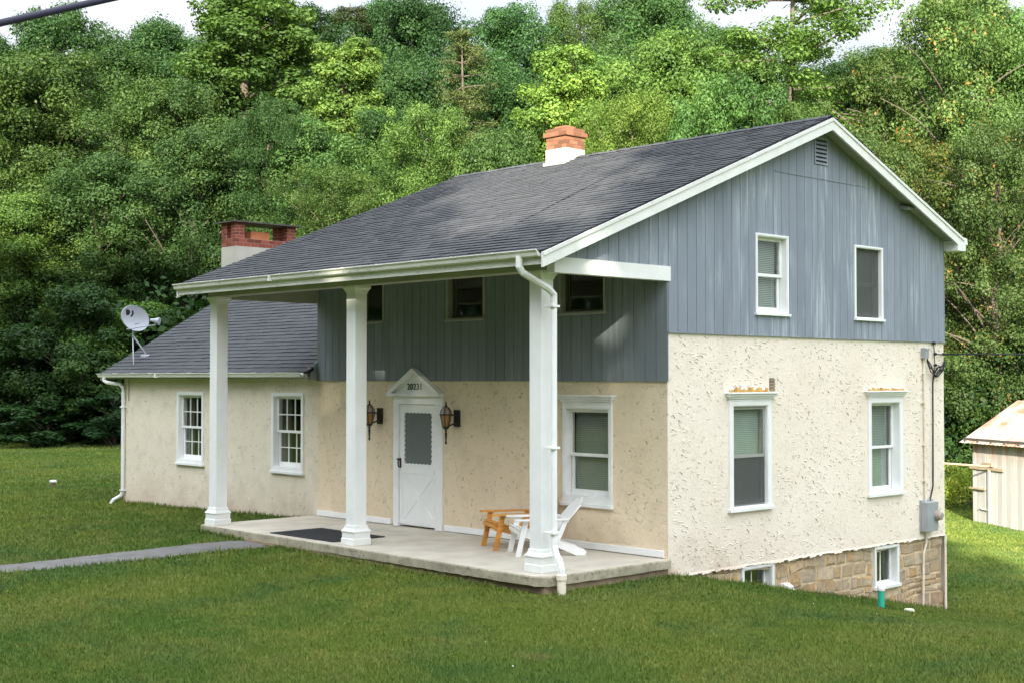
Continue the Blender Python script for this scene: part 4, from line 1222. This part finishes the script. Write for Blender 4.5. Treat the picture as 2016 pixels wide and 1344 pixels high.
cres = [rot2(.03 + .05 * math.sin(t) * .9, .055 * math.cos(t)) for t in np.linspace(.2, math.pi - .2, 9)] + [rot2(.02 + .025 * math.sin(t), .04 * math.cos(t)) for t in np.linspace(math.pi - .3, .3, 9)]
for k in range(8): polygon([cres[k], cres[k + 1], cres[17 - k - 1], cres[17 - k]])
mb.build('emblem', M['black'], refl, recalc=False); mb = MB()
for k in range(5): polygon([(-.005 + k * .022, -.135 + .006 * k), (.012 + k * .022, -.132 + .006 * k), (.012 + k * .022, -.120 + .006 * k + .008 * (k % 2)), (-.005 + k * .022, -.125 + .006 * k)])
mb.build('lettering', M['black'], refl, recalc=False)
base = Vector((-14.93, .22, 2.80))
hub = dc - nrm * .12
mb = MB(); rel = lambda p: tuple(Vector(p) - ds.location)
elbow = dc - nrm * .14 + Vector((0, 0, -.36))
mb.tube([rel(hub), rel(dc - nrm * .13 + Vector((0, 0, -.22))), rel(elbow), rel((-14.88, .36, 2.95))], .02, 8)
mb.tube([rel(elbow + Vector((0, 0, -.05))), rel((-14.72, -.02, 2.69))], .012, 8)
mb.build('mast', M['dish'], ds, smooth=True)
mb = MB(); mb.box(rel((-14.95, .26, 2.86)), rel((-14.79, .46, 2.94))); mb.build('foot', M['dish'], ds, bevel=.02)
mb = MB(); mb.tube([dp(-.05, -.30, -.05), tuple(Vector(dp(.1, -.2, .3)) + Vector((.28, .2, .05)))], .012, 8)
lnb = Vector(dp(.1, -.2, .3)) + Vector((.28, .2, .05)); 
mb.build('feed_arm', M['dish'], ds)
mb = MB(); mb.tube([tuple(lnb + Vector((-.10, -.07, .10))), tuple(lnb + Vector((-.04, -.03, .09))), tuple(lnb + Vector((.06, .05, .07)))], [.03, .04, .085], 10); mb.build('feed_horn', M['dish'], ds)
mb = MB(); mb.tube([(-14.93, -.01, 2.40), (-14.93, -.012, 1.95)], .007, 6); mb.build('wall_cable', M['dark_metal'], house)

# ------------------------------------------------------------------ yard things
gp = empty('cleanout_pipe', (.92, 3.80, float(ground(.92, 3.80))), label='green cleanout pipe with a white domed cap standing in the grass by the foundation', cat='pipe')
mb = MB(); mb.lathe((0, 0, 0), [(.05, -.1), (.05, .27)], 16); mb.build('pipe', M['green_pipe'], gp, smooth=False)
mb = MB(); mb.lathe((0, 0, .27), [(.058, -.015), (.062, .02), (.052, .055), (.028, .08), (.004, .088)], 16); mb.build('cap', M['white'], gp)
mb = MB(); mb.lathe((1.15, 4.20, float(ground(1.15, 4.20)) + .01), [(.06, -.02), (.085, .0), (.07, .035), (.02, .045)], 9); 
tag(mb.build('stone', M['stone_white']), 'flat pale stone lying in the grass right of the green pipe', 'stone')
lp = empty('yard_vent', (-20.9, 1.1, float(ground(-20.9, 1.1))), label='squat brown well pipe with a white cap alone on the far left lawn', cat='pipe')
mb = MB(); mb.lathe((0, 0, 0), [(.06, -.1), (.06, .10)], 12); mb.build('pipe', simple('brown_pipe', (.16, .10, .08)), lp)
mb = MB(); mb.lathe((0, 0, .10), [(.08, 0), (.09, .02), (.085, .055), (.03, .065)], 12); mb.build('cap', M['white'], lp)

# shed
so = Vector((-9.12, 25.69, -2.12)); sa = math.atan2(-1.29, 2.26)
shed = empty('shed', so, sa, 'weathered grey board shed with a rusty tin roof beyond the right corner of the house', 'shed')
SW, SD, SH, ST = 5.2, 3.6, 2.66, 3.78
mb = MB(); rnd = random.Random(8); u = 0
while u < SW:
    w = rnd.uniform(.14, .24); e = min(SW, u + w - .006)
    mb.box((u, -rnd.uniform(.0, .015), -.0 + rnd.uniform(0, .06)), (e, .03, SH), tint=rnd.random()); u += w
u = 0
while u < SD:
    w = rnd.uniform(.14, .24); e = min(SD, u + w - .006); h = lambda q: SH + (ST - SH) * (1 - abs(q - SD / 2) / (SD / 2))
    for x0, x1 in ((-.012, .018), (SW - .018, SW + .012)):
        mb.hexa([(x0, u + .031, 0), (x1, u + .031, 0), (x1, e + .031, 0), (x0, e + .031, 0), (x0, u + .031, h(u)), (x1, u + .031, h(u)), (x1, e + .031, h(e)), (x0, e + .031, h(e))], tint=rnd.random())
    u += w
mb.box((0, SD, 0), (SW, SD + .03, SH)); mb.box((.03, .04, -.3), (SW - .03, SD - .02, .05), tint=0)
mb.build('board_wall', M['shed'], shed)
mb = MB()
for s in (0, 1):
    ya, yb = (-.30, SD / 2) if s == 0 else (SD + .33, SD / 2)
    za = SH - .30 * (ST - SH) / (SD / 2) + .07; zb = ST + .07
    x = -.32; k = 0
    while x < SW + .3:
        e = min(SW + .3, x + .11); hump = .012 if k % 2 else 0; hump2 = 0 if k % 2 else .012
        mb.face([(x, ya, za + hump), (e, ya, za + hump2), (e, yb, zb + hump2), (x, yb, zb + hump)], tint=rnd.random()); x = e; k += 1
mb.build('tin_roof', M['tin'], shed, recalc=False)
mb = MB()
for x in np.arange(-.1, SW, .7): mb.box((x, -.26, SH - .10), (x + .07, 1.0, SH - .02))
mb.box((-.25, -.2, SH - .02), (SW + .2, -.16, SH + .04)); mb.build('rafter', M['dark_metal'], shed)
mb = MB(); mb.box((-.12, -.06, 1.74), (1.65, -.02, 1.83)); mb.box((.62, -.09, 1.86), (1.12, -.02, 1.97)); mb.box((-.10, -.09, 1.12), (.72, -.02, 1.17)); mb.build('door_batten', M['rail_wood'], shed)
mb = MB(); mb.box((.90, -.08, -.05), (.99, -.02, 1.75)); mb.tube([(.38, -.06, .52), (.45, -.06, .57), (.55, -.05, .52), (.88, -.05, .52)], .018, 6); mb.build('door_post', M['shed'], shed)
mb = MB()
for k in range(16):
    r_ = random.Random(k); x = .1 + k * .32; s = r_.uniform(.08, .16); mb.lathe((x, .02, -.1), [(s * 1.2, -.15), (s * 1.3, 0), (s * .9, .08)], 7)
mb.build('stone_footing', M['concrete_edge'], shed)
# rail fence beyond the house corner
rf = empty('rail_fence', (-11.5, 23.4, -2.1), label='single bleached rail fence reaching from behind the house to the shed', cat='fence')
mb = MB(); mb.tube([(-4, -1.6, 1.98), (1.6, 1.0, 1.93), (3.3, 1.55, 1.86)], [.035, .038, .03], 7); mb.build('rail', M['rail_wood'], rf)
for x, y in ((-3.4, -1.33),):
    mb = MB(); mb.tube([(x, y, -.1), (x, y, 2.0)], .06, 7); mb.build('post', M['rail_wood'], rf)


# ------------------------------------------------------------------ trees
def leaves(centers, radii, counts, size, rng, flat=0.75, up=.5, tint_c=None, aspect=.62, shell=.35):
    """leaf quads in ellipsoid clumps; returns verts, faces, tint"""
    V, T = [], []
    for i, (c, r, n) in enumerate(zip(centers, radii, counts)):
        d = rng.normal(size=(n, 3)); d /= np.linalg.norm(d, axis=1)[:, None]
        rad = (shell + (1 - shell) * rng.random(n)) ** .6
        rad *= 1 + .18 * rng.normal(size=n)
        p = c + d * rad[:, None] * np.array([r, r, r * flat])
        nrm = d * 1.0 + np.array([0, 0, up]) + rng.normal(size=(n, 3)) * .5
        nrm /= np.linalg.norm(nrm, axis=1)[:, None]
        a = np.cross(nrm, rng.normal(size=(n, 3))); a /= np.linalg.norm(a, axis=1)[:, None] + 1e-9
        b = np.cross(nrm, a)
        s = size * rng.uniform(.6, 1.35, n)
        A = a * s[:, None] * .5; B = b * (s * aspect)[:, None] * .5
        fold = nrm * (s * .12)[:, None]
        q = np.stack([p - A, p - B * 1.0 + fold, p + A, p + B * 1.0 + fold], 1)
        V.append(q)
        tc = .5 if tint_c is None else tint_c[i]
        T.append(np.clip(tc + rng.normal(size=n) * .13, 0, .89))
    V = np.concatenate(V); T = np.concatenate(T)
    n = len(V)
    return V.reshape(-1, 3), np.arange(n * 4).reshape(n, 4), T

def limb_mesh(limbs, name):
    mb = MB()
    for path, rads in limbs: mb.tube(path, rads, 7)
    me_o = mb.build(name, M['bark'], smooth=True, recalc=False)
    return me_o

def bend(p, q, k, rnd, n=5):
    p, q = Vector(p), Vector(q); L_ = (q - p).length
    off = Vector((rnd.uniform(-1, 1), rnd.uniform(-1, 1), rnd.uniform(.2, 1))) * L_ * k
    return [tuple(p.lerp(q, t / n) + off * math.sin(math.pi * t / n)) for t in range(n + 1)]

def proto(kind, seed):
    rnd = random.Random(seed); rng = np.random.default_rng(seed)
    limbs = []; cen = []; rad = []; cnt = []; tin = []
    if kind in ('broad', 'poplar', 'fine', 'rusty', 'shrub', 'bush'):
        H, W, lo, ncl, leaf, per = {'broad': (15, 10, .12, 170, .15, 430), 'poplar': (18, 8, .10, 170, .17, 360), 'fine': (14, 9.5, .12, 165, .125, 520),
                                    'rusty': (16, 10, .12, 165, .145, 380), 'shrub': (7, 7, .04, 110, .15, 480), 'bush': (3, 3.2, .02, 45, .13, 200)}[kind]
        top = H * .93
        tr = [(0, 0, -.6)]
        for k in range(1, 8): tr.append((rnd.gauss(0, .012 * H * k / 7), rnd.gauss(0, .012 * H * k / 7), H * .9 * k / 7))
        limbs.append((tr, [max(.02, H * .019 * (1 - k / 8) ** .8) for k in range(8)]))
        def env(t):   # crown half width at relative height t (0 crown foot, 1 top)
            if kind == 'poplar': return (math.sin(math.pi * min(1, (t * .86 + .12))) ** .75) * (1 - .25 * t)
            if kind in ('shrub', 'bush'): return max(.0, 1 - t ** 2.2) ** .6
            return max(0, math.sin(math.pi * min(1, t * .80 + .16))) ** .7
        nl = {'shrub': 14, 'bush': 10, 'poplar': 50}.get(kind, 32)
        lobes = []
        for k in range(nl):
            t = (k + rnd.random()) / nl
            t = t ** .9
            z = H * (lo + (1 - lo) * t); e = env(t) * W / 2
            a = k * 2.4 + rnd.uniform(-.5, .5); lr = W * rnd.uniform(.17, .26) * (.8 if t > .85 else 1)
            if kind == 'poplar': lr *= .9
            if kind in ('fine', 'rusty'): lr *= .9
            rr = max(0, e - lr * .75) * (rnd.random() ** .25)
            lobes.append((np.array([rr * math.cos(a), rr * math.sin(a), min(z, H - lr * .9)]), lr, rnd.gauss(.44, .12)))
        per_l = max(4, ncl // nl)
        ncl = 0
        for lc, lr, lt in lobes:
            for j in range(per_l + 2):
                d = rng.normal(size=3); d[2] = d[2] * .9 + .25; d /= np.linalg.norm(d)
                q = lc + d * lr * rnd.uniform(.55, 1.0) * np.array([1.12, 1.12, .8])
                r = lr * rnd.uniform(.26, .46)
                cen.append(q); rad.append(r); cnt.append(int(per * (r / (.08 * W)) ** 1.7 * rnd.uniform(.8, 1.2)))
                tin.append(lt + rnd.gauss(0, .10)); ncl += 1
            cen.append(lc); rad.append(lr * .5); cnt.append(int(per * .3)); tin.append(lt - .1); ncl += 1
        order = sorted(range(ncl), key=lambda i: rnd.random())
        for i in order[:55]:
            c = cen[i]; zb = max(.05 * H, c[2] - np.hypot(c[0], c[1]) * rnd.uniform(.5, .95) - .4)
            k = min(7, max(0, zb / (H * .9) * 7)); kk = int(min(6, k)); f = k - kk
            b0 = Vector(tr[kk]).lerp(Vector(tr[kk + 1]), f)
            r0 = max(.025, H * .008 * (1 - zb / H))
            limbs.append((bend(b0, c, .08, rnd), [r0 * (1 - .8 * j / 5) for j in range(6)]))
        if kind == 'rusty':
            for _ in range(16):    # bare grey dead limbs
                a = rnd.uniform(0, 6.28); z = rnd.uniform(.3, .8) * H; e = W / 2 * rnd.uniform(.6, 1.0)
                limbs.append((bend((0, 0, z), (e * math.cos(a), e * math.sin(a), z + rnd.uniform(.3, 2.5)), .1, rnd), [.06, .05, .04, .03, .022, .012]))
        V, F, T = leaves(cen, rad, cnt, leaf, rng, up=.55, tint_c=tin, aspect=.6 if kind != 'fine' else .42)
        if kind == 'rusty':
            V2, F2, T2 = leaves([cen[i] + np.array([0, 0, rad[i] * .5]) for i in range(0, ncl, 5)], [rad[i] * .9 for i in range(0, ncl, 5)], [14] * len(range(0, ncl, 5)), .17, rng)
            F2 = F2 + len(V); V = np.concatenate([V, V2]); F = np.concatenate([F, F2]); T = np.concatenate([T, np.full(len(F2), .97)])
    else:
        H, W = (17, 8.5)
        tr = [(rnd.gauss(0, .05), rnd.gauss(0, .05), H * k / 8 - (.6 if k == 0 else 0)) for k in range(9)]
        limbs.append((tr, [max(.03, .27 * (1 - k / 9)) for k in range(9)]))
        z = H * (.10 if kind == 'conifer' else .16)
        while z < H * .985:
            t = z / H
            nb = rnd.randint(4, 6) if kind == 'conifer' else rnd.randint(3, 5)
            for b in range(nb):
                a = rnd.uniform(0, 6.28); ln = W / 2 * (1 - t) ** (.75 if kind == 'conifer' else .42) * rnd.uniform(.5, 1.15) + .45
                dz = ln * (rnd.uniform(-.18, .22) if kind == 'conifer' else rnd.uniform(-.1, .5))
                e = (ln * math.cos(a), ln * math.sin(a), z + dz)
                limbs.append((bend((0, 0, z), e, .05, rnd), [.05, .042, .034, .026, .018, .01]))
                m = max(2, int(ln / .55))
                for j in range(1, m + 1):
                    f = j / m
                    if f < .28: continue
                    sp = .16 * ln * (1.15 - f * .5)
                    c = np.array([e[0] * f + rnd.gauss(0, sp * .5), e[1] * f + rnd.gauss(0, sp * .5), z + dz * f + rnd.gauss(0, .06)])
                    r = rnd.uniform(.38, .72) * (.75 + .5 * (1 - t)) * (1 if kind == 'conifer' else 1.3)
                    cen.append(c); rad.append(r); cnt.append(int(110 if kind == 'conifer' else 200)); tin.append(rnd.gauss(.45, .15))
            z += rnd.uniform(.4, .75) if kind == 'conifer' else rnd.uniform(.5, .95)
        V, F, T = leaves(cen, rad, cnt, .15 if kind == 'conifer' else .14, rng, flat=.5, up=.9, tint_c=tin, aspect=.30 if kind == 'conifer' else .5)
    me = mesh_np(kind + '_crown', V, F, T)
    me.materials.append({'broad': M['leaf'], 'poplar': M['leaf'], 'fine': M['leaf_olive'], 'rusty': M['leaf_rusty'], 'conifer': M['needle'], 'tiered': M['leaf_olive'], 'shrub': M['leaf'], 'bush': M['leaf']}[kind])
    to = limb_mesh(limbs, 'trunk'); tm = to.data; bpy.data.objects.remove(to)
    return me, tm, H, W

PROTO = {}
for kind, ns in (('broad', 3), ('poplar', 2), ('fine', 2), ('rusty', 2), ('conifer', 1), ('tiered', 1), ('shrub', 2), ('bush', 2)):
    PROTO[kind] = [proto(kind, 100 + 17 * s + len(kind) * 3) for s in range(ns)]

def ray(px, py):
    return FW + RT * ((px - 1008) / FPX) - UP * ((py - 672) / FPX)
_cnt = {}
def tree(name, kind, px, s, topy, wpx, tone, label, group=None, seed=None):
    """stands on the slope s metres inside the forest edge, in the direction seen at px"""
    d = ray(px, topy)
    s0 = float(forest_s(CAM[0], CAM[1])); k = -.555 * d[0] + .832 * d[1]
    t = (s - s0) / k
    x, y = CAM[0] + d[0] * t, CAM[1] + d[1] * t
    zt = CAM[2] + d[2] * t; zg = float(ground(x, y))
    i = _cnt.get(kind, 0); _cnt[kind] = i + 1
    cm, tm, H, W = PROTO[kind][i % len(PROTO[kind])]
    h = zt - zg; w = wpx * t / FPX * 1.38
    o = empty(name, (x, y, zg), (i * 2.4) % 6.28, label, 'shrub' if kind in ('shrub',) and h < 5 else 'tree', group)
    o.scale = (w / W, w / W, h / H)
    c = bpy.data.objects.new('crown', cm); C.objects.link(c); c.parent = o; jr = random.Random(i * 31 + len(kind) * 7 + int(px)); jb = jr.uniform(.74, 1.32); jh = jr.uniform(-.10, .12)
    c['tone'] = [float(tone[0] * jb * (1 + jh)), float(tone[1] * jb), float(tone[2] * jb * (1 - jh))]
    b = bpy.data.objects.new('trunk', tm); C.objects.link(b); b.parent = o
    return o
DK = (.56, .70, .66); BL = (.72, .88, .84); NM = (1.06, 1.05, .88); BR = (1.9, 1.75, 1.3); YG = (2.0, 1.75, 1.1); OL = (1.2, 1.16, .9); DG = (.68, .80, .64); LM = (1.45, 1.4, 1.0)
TREES = [
 # ridge line, far
 ('oak_tree', 'broad', -30, 44, 65, 230, DK, 'dark ridge tree at the left border of the photo, under the utility cable'),
 ('oak_tree', 'broad', 130, 42, 12, 270, DK, 'dark ridge tree whose top touches the utility cable'),
 ('oak_tree', 'broad', 320, 44, 42, 250, DK, 'dark blue-green ridge tree under the sky patch left of the poplar'),
 ('pine_tree', 'conifer', 690, 46, 6, 230, DK, 'sparse dark pine on the ridge with thin needles against the sky'),
 ('oak_tree', 'broad', 815, 44, -12, 240, DK, 'dark dense ridge tree between the sparse pine and the brownish hemlock'),
 ('oak_tree', 'broad', 1010, 45, 8, 230, BL, 'rounded dark green tree on the ridge right of the gap of sky above the hemlock'),
 ('ash_tree', 'fine', 1140, 46, -5, 220, NM, 'pale feathery tree on the ridge straight above the orange brick chimney'),
 ('oak_tree', 'broad', 1280, 45, -30, 250, BL, 'round ridge tree reaching the top border, right of the feathery one'),
 ('oak_tree', 'broad', 1410, 47, 48, 200, NM, 'lower ridge tree at the left of the bright cloud gap'),
 ('oak_tree', 'broad', 1730, 46, 92, 230, NM, 'low ridge tree closing the bottom of the bright cloud gap'),
 ('oak_tree', 'broad', 1900, 45, -20, 250, DG, 'dark tree on the ridge behind the rust-flecked crowns in the upper right'),
 ('oak_tree', 'broad', 480, 48, 60, 220, DK, 'dark ridge tree glimpsed behind the tall poplar'),
 ('oak_tree', 'broad', 605, 47, 8, 200, DK, 'dark ridge tree between the tallest poplar and the sparse pine'),
 ('oak_tree', 'broad', 740, 48, 0, 170, BL, 'narrow ridge tree right behind the sparse pine'),
 # middle of the slope
 ('oak_tree', 'broad', 90, 20, 100, 330, NM, 'big full oak in the middle of the slope at far left'),
 ('maple_tree', 'broad', 320, 17, 150, 270, NM, 'rounded maple rising above the satellite dish, below the dark ridge'),
 ('poplar_tree', 'poplar', 490, 24, -70, 330, LM, 'tallest light green poplar, cut off by the top border left of the house roof'),
 ('poplar_tree', 'poplar', 690, 20, 70, 230, BR, 'bright pointed poplar on the slope above the left end of the roof ridge'),
 ('hemlock_tree', 'conifer', 910, 26, 55, 210, (1.05, .98, .8), 'brownish hemlock with a bare upright trunk and layered boughs, mid-slope'),
 ('poplar_tree', 'poplar', 1110, 18, 85, 230, YG, 'bright yellow-green poplar standing right behind the orange brick chimney'),
 ('maple_tree', 'broad', 1320, 20, 60, 290, LM, 'broad light green maple behind the right half of the roof ridge'),
 ('walnut_tree', 'tiered', 1560, 14, -130, 400, LM, 'tall open tree with tiered sprays and a pale trunk, standing over the roof peak'),
 ('oak_tree', 'broad', 1010, 30, 150, 230, DG, 'dark oak between the brownish hemlock and the yellow-green poplar'),
 ('ash_tree', 'rusty', 1730, 15, 105, 230, OL, 'olive tree with rusty seed clusters behind the right roof slope'),
 ('ash_tree', 'rusty', 1880, 14, -30, 300, OL, 'huge olive tree flecked with orange seed clusters at upper right'),
 ('maple_tree', 'broad', 2030, 16, 20, 240, LM, 'fresh green maple at the right border beside the huge olive tree'),
 ('oak_tree', 'broad', 780, 32, 120, 260, DK, 'dark oak in the shade behind the bright pointed poplar'),
 ('oak_tree', 'broad', 230, 32, 90, 280, DG, 'dark oak half hidden between the big full oak and the rounded maple'),
 ('maple_tree', 'broad', 1210, 32, 70, 240, NM, 'green maple between the yellow-green poplar and the broad light green maple'),
 ('maple_tree', 'broad', 560, 34, 75, 240, NM, 'mid-green tree filling the gap between the two poplars'),
 # fillers seen between them
 ('oak_tree', 'broad', 20, 30, 170, 250, DK, 'shadowy oak between the far left ridge tree and the big full oak'),
 ('oak_tree', 'broad', 400, 33, 105, 240, DG, 'dark oak just left of the tallest poplar'),
 ('maple_tree', 'broad', 600, 14, 230, 240, NM, 'green maple on the slope under the two pointed poplars'),
 ('oak_tree', 'broad', 770, 16, 210, 230, DG, 'shaded oak below the bright pointed poplar, left of the olive locust'),
 ('maple_tree', 'broad', 930, 36, 90, 220, BL, 'blue-green maple directly behind the brownish hemlock'),
 ('maple_tree', 'broad', 1190, 25, 110, 240, LM, 'light green maple peeping out right of the yellow-green poplar'),
 ('oak_tree', 'broad', 1480, 30, 100, 260, NM, 'round green oak behind the left boughs of the tiered tree'),
 ('oak_tree', 'broad', 1640, 28, 120, 260, NM, 'round green oak behind the right boughs of the tiered tree'),
 ('oak_tree', 'broad', 1790, 32, 110, 250, DG, 'deep green oak behind the rusty-seeded olive tree'),
 ('ash_tree', 'fine', 1560, 8, 190, 250, LM, 'light leafy tree filling the space low behind the roof peak'),
 ('ash_tree', 'rusty', 1690, 5, 250, 230, OL, 'olive rust-flecked tree right against the roof peak on its right'),
 # edge of the lawn
 ('maple_tree', 'broad', 40, 6, 380, 280, LM, 'yellow-green young maple low on the far left above the lawn'),
 ('oak_tree', 'broad', 200, 8, 300, 280, NM, 'leafy oak at the forest edge straight left of the satellite dish'),
 ('oak_tree', 'broad', 380, 9, 250, 260, NM, 'leafy oak at the forest edge between the satellite dish and the wing chimney'),
 ('blue_spruce', 'fine', 530, 12, 190, 210, BL, 'bluish fine-leaved tree on the slope above the wing chimney'),
 ('ash_tree', 'fine', 655, 8, 320, 270, NM, 'olive leafy tree behind the right side of the wing chimney'),
 ('locust_tree', 'fine', 840, 9, 205, 280, OL, 'olive fine-leaved locust behind the left end of the roof ridge'),
 ('maple_tree', 'broad', 985, 7, 250, 230, NM, 'mid-green maple just left of the orange brick chimney'),
 ('maple_tree', 'fine', 1250, 8, 170, 260, LM, 'light feathery tree just right of the orange brick chimney'),
 ('maple_tree', 'broad', 1420, 8, 140, 250, LM, 'leafy light green tree behind the roof ridge left of the tiered tree'),
 ('ash_tree', 'rusty', 1800, 7, 260, 240, OL, 'olive tree with bare twisted branches just beyond the right roof slope'),
 ('oak_tree', 'rusty', 1960, 4, 240, 260, NM, 'tall tree behind the shed with a bare pale trunk and open boughs'),
 ('maple_tree', 'shrub', 165, 2.5, 560, 240, NM, 'dark leafy maple clump reaching the ground left of the wing'),
 ('maple_tree', 'shrub', 290, 4, 590, 250, LM, 'light green maple clump right behind the satellite dish'),
 ('maple_tree', 'shrub', 30, 2, 640, 220, DG, 'shaded leafy clump at the left border of the lawn'),
 ('maple_tree', 'shrub', 1915, 5, 720, 170, YG, 'bright green young maple between the house corner and the shed'),
 ('maple_tree', 'shrub', 1830, 6, 640, 170, NM, 'leafy green clump hidden mostly by the right corner of the house'),
 ('maple_tree', 'shrub', 2040, 4, 600, 190, LM, 'green leafy clump over the shed roof at the right border'),
 ('spicebush', 'bush', 95, .2, 790, 190, DG, 'low dark bush at the lawn edge far left'),
 ('spicebush', 'bush', 225, .4, 770, 150, DK, 'low dark bush at the lawn edge beside the wing downspout'),
]
for T in TREES: tree(*T)

# leafy undergrowth of the slope, one mass
def undergrowth():
    rng = np.random.default_rng(77)
    n = 1100
    cen, rad, cnt, tin = [], [], [], []
    for _ in range(n):
        a = rng.uniform(-.46, .46); d = rng.uniform(52, 112)
        x = CAM[0] + (FH[0] * math.cos(a) + RT[0] * math.sin(a)) * d; y = CAM[1] + (FH[1] * math.cos(a) + RT[1] * math.sin(a)) * d
        s = float(forest_s(x, y))
        if s < 3 or s > 60: continue
        r = rng.uniform(1.0, 2.2)
        cen.append(np.array([x, y, float(ground(x, y)) + r * .3 + rng.uniform(0, 5.5)])); rad.append(r); cnt.append(150); tin.append(rng.normal(.38, .15))
    V, F, T = leaves(cen, rad, cnt, .34, rng, tint_c=tin)
    me = mesh_np('undergrowth', V, F, T); me.materials.append(M['leaf'])
    o = bpy.data.objects.new('undergrowth', me); C.objects.link(o); o['tone'] = [.5, .6, .5]
    tag(o, 'leafy undergrowth filling the wooded slope below the trees', 'undergrowth', kind='stuff')
undergrowth()

# tall weeds between the house corner and the shed
def weeds():
    rng = np.random.default_rng(5)
    cen, rad, cnt, tin = [], [], [], []
    for _ in range(230):
        x = rng.uniform(-18, -9); y = 29.3 + (x + 12) * .68 + rng.uniform(-1.2, 1.6)
        r = rng.uniform(.22, .42); cen.append(np.array([x, y, float(ground(x, y)) + rng.uniform(.2, 1.35)])); rad.append(r); cnt.append(80); tin.append(rng.normal(.55, .15))
    V, F, T = leaves(cen, rad, cnt, .15, rng, up=.2, tint_c=tin, flat=1.3, aspect=.3)
    T = np.where(rng.random(len(T)) < .02, .97, T)
    me = mesh_np('weeds', V, F, T); me.materials.append(M['weed'])
    o = bpy.data.objects.new('weeds', me); C.objects.link(o); o['tone'] = [1.7, 1.6, 1.3]
    tag(o, 'tall yellow-green weeds with yellow flowers between the house corner and the shed', 'weeds', kind='stuff')
weeds()

# ------------------------------------------------------------------ light
SUN_AZ, SUN_EL = R(-50), R(20)
sd = Vector((math.cos(SUN_AZ) * math.cos(SUN_EL), math.sin(SUN_AZ) * math.cos(SUN_EL), math.sin(SUN_EL)))
sl = bpy.data.lights.new('sun', 'SUN'); sl.energy = 5.0; sl.angle = R(.5); sl.color = (1.0, .91, .76)
sob = bpy.data.objects.new('sun', sl); C.objects.link(sob); sob.location = (30, -20, 40)
sob.rotation_euler = (-sd).to_track_quat('-Z', 'Y').to_euler()

w = bpy.data.worlds.new('World'); bpy.context.scene.world = w; w.use_nodes = True
nt = w.node_tree; bg = nt.nodes['Background']
sky = N(nt, 'ShaderNodeTexSky', sky_type='NISHITA'); sky.sun_disc = False
sky.sun_elevation = SUN_EL; sky.sun_rotation = math.atan2(sd.x, sd.y); sky.air_density = 1; sky.dust_density = 2.5; sky.altitude = 200
tc = N(nt, 'ShaderNodeTexCoord')
cl = noise(nt, tc.outputs['Generated'], 1.7, 6, .6, .3)
cloudm = ramp(nt, cl, [(.30, .70), (.62, .98)])
cloudc = ramp(nt, noise(nt, tc.outputs['Generated'], 3.1, 5, .6), [(.3, (7.4, 8.1, 9.1)), (.7, (10.2, 10.4, 10.7))])
bright = N(nt, 'ShaderNodeVectorMath', operation='DOT_PRODUCT'); bright.inputs[1].default_value = sd
L(nt, tc.outputs['Generated'], bright.inputs[0])
gl = math_(nt, 'ADD', 1.0, math_(nt, 'MULTIPLY', math_(nt, 'POWER', math_(nt, 'MAXIMUM', bright.outputs['Value'], 0.0), 3.0), 1.8))
zz = sep(nt, tc.outputs['Generated'])[2]
gl = math_(nt, 'MULTIPLY', gl, math_(nt, 'ADD', .13, math_(nt, 'MULTIPLY', math_(nt, 'MAXIMUM', zz, 0.0), 1.62)))
cc = N(nt, 'ShaderNodeVectorMath', operation='SCALE'); L(nt, cloudc, cc.inputs[0]); L(nt, gl, cc.inputs['Scale'])
L(nt, mixc(nt, cloudm, sky.outputs[0], cc.outputs[0]), bg.inputs['Color'])
bg.inputs['Strength'].default_value = .08

# wood across the road, behind the viewpoint: unseen, its canopy shaped to shade the yard and most of the house
def unseen_shade_wood():
    rng = np.random.default_rng(9)
    hx, hy = math.cos(SUN_AZ), math.sin(SUN_AZ); ex, ey = -hy, hx
    cen, rad, cnt, tin = [], [], [], []
    for e in np.arange(-60, 6.7, 1.5):
        top = float(np.interp(e, [-60, -22, -10, -5.6, -4.9, -4.0, -.6, .7, 1.6, 6.4, 7.6, 8.2], [38, 38, 33, 27, 24.0, 20.4, 20.0, 21.2, 26.5, 26, 22, 16]))
        for z in np.arange(0, top, 1.5):
            D = 45 + rng.uniform(-2.5, 2.5); q = e + rng.uniform(-.6, .6); r = rng.uniform(1.3, 1.9)
            zz = min(z + rng.uniform(-.5, .5), top - r * .75)
            for dd in (0, 6):
                zq = zz + dd * .364 * (1 if dd else 0)
                cen.append(np.array([hx * (D + dd) + ex * (q + rng.uniform(-.7, .7)), hy * (D + dd) + ey * q, zq])); rad.append(r); cnt.append(165); tin.append(rng.normal(.45, .15))
    for az in np.arange(192, 262, 1.3):
        for z in np.arange(.5, 15 + 3 * math.sin(az * .3), 1.7):
            D = 60 + rng.uniform(-3, 3); r = rng.uniform(1.3, 2.0)
            cen.append(np.array([D * math.cos(R(az)), -5 + D * math.sin(R(az)), z])); rad.append(r); cnt.append(70); tin.append(rng.normal(.4, .15))
    V, F, T = leaves(cen, rad, cnt, .75, rng, flat=1.0, tint_c=tin, aspect=.75, shell=.1)
    me = mesh_np('unseen_shade_wood', V, F, T); me.materials.append(M['leaf'])
    o = bpy.data.objects.new('unseen_shade_wood', me); C.objects.link(o); o['tone'] = [1.0, 1.0, 1.0]
    tag(o, 'unseen wood across the road whose shade covers the yard and the house', 'wood', kind='stuff')
unseen_shade_wood()

sc = bpy.context.scene
sc.view_settings.view_transform = 'Standard'; sc.view_settings.look = 'None'
sc.view_settings.exposure = 1.45; sc.view_settings.gamma = 1
sc.render.engine = 'CYCLES'
sc.cycles.max_bounces = 8; sc.cycles.diffuse_bounces = 4; sc.cycles.transparent_max_bounces = 16; sc.cycles.transmission_bounces = 4
sc.render.resolution_x = 1024; sc.render.resolution_y = 682
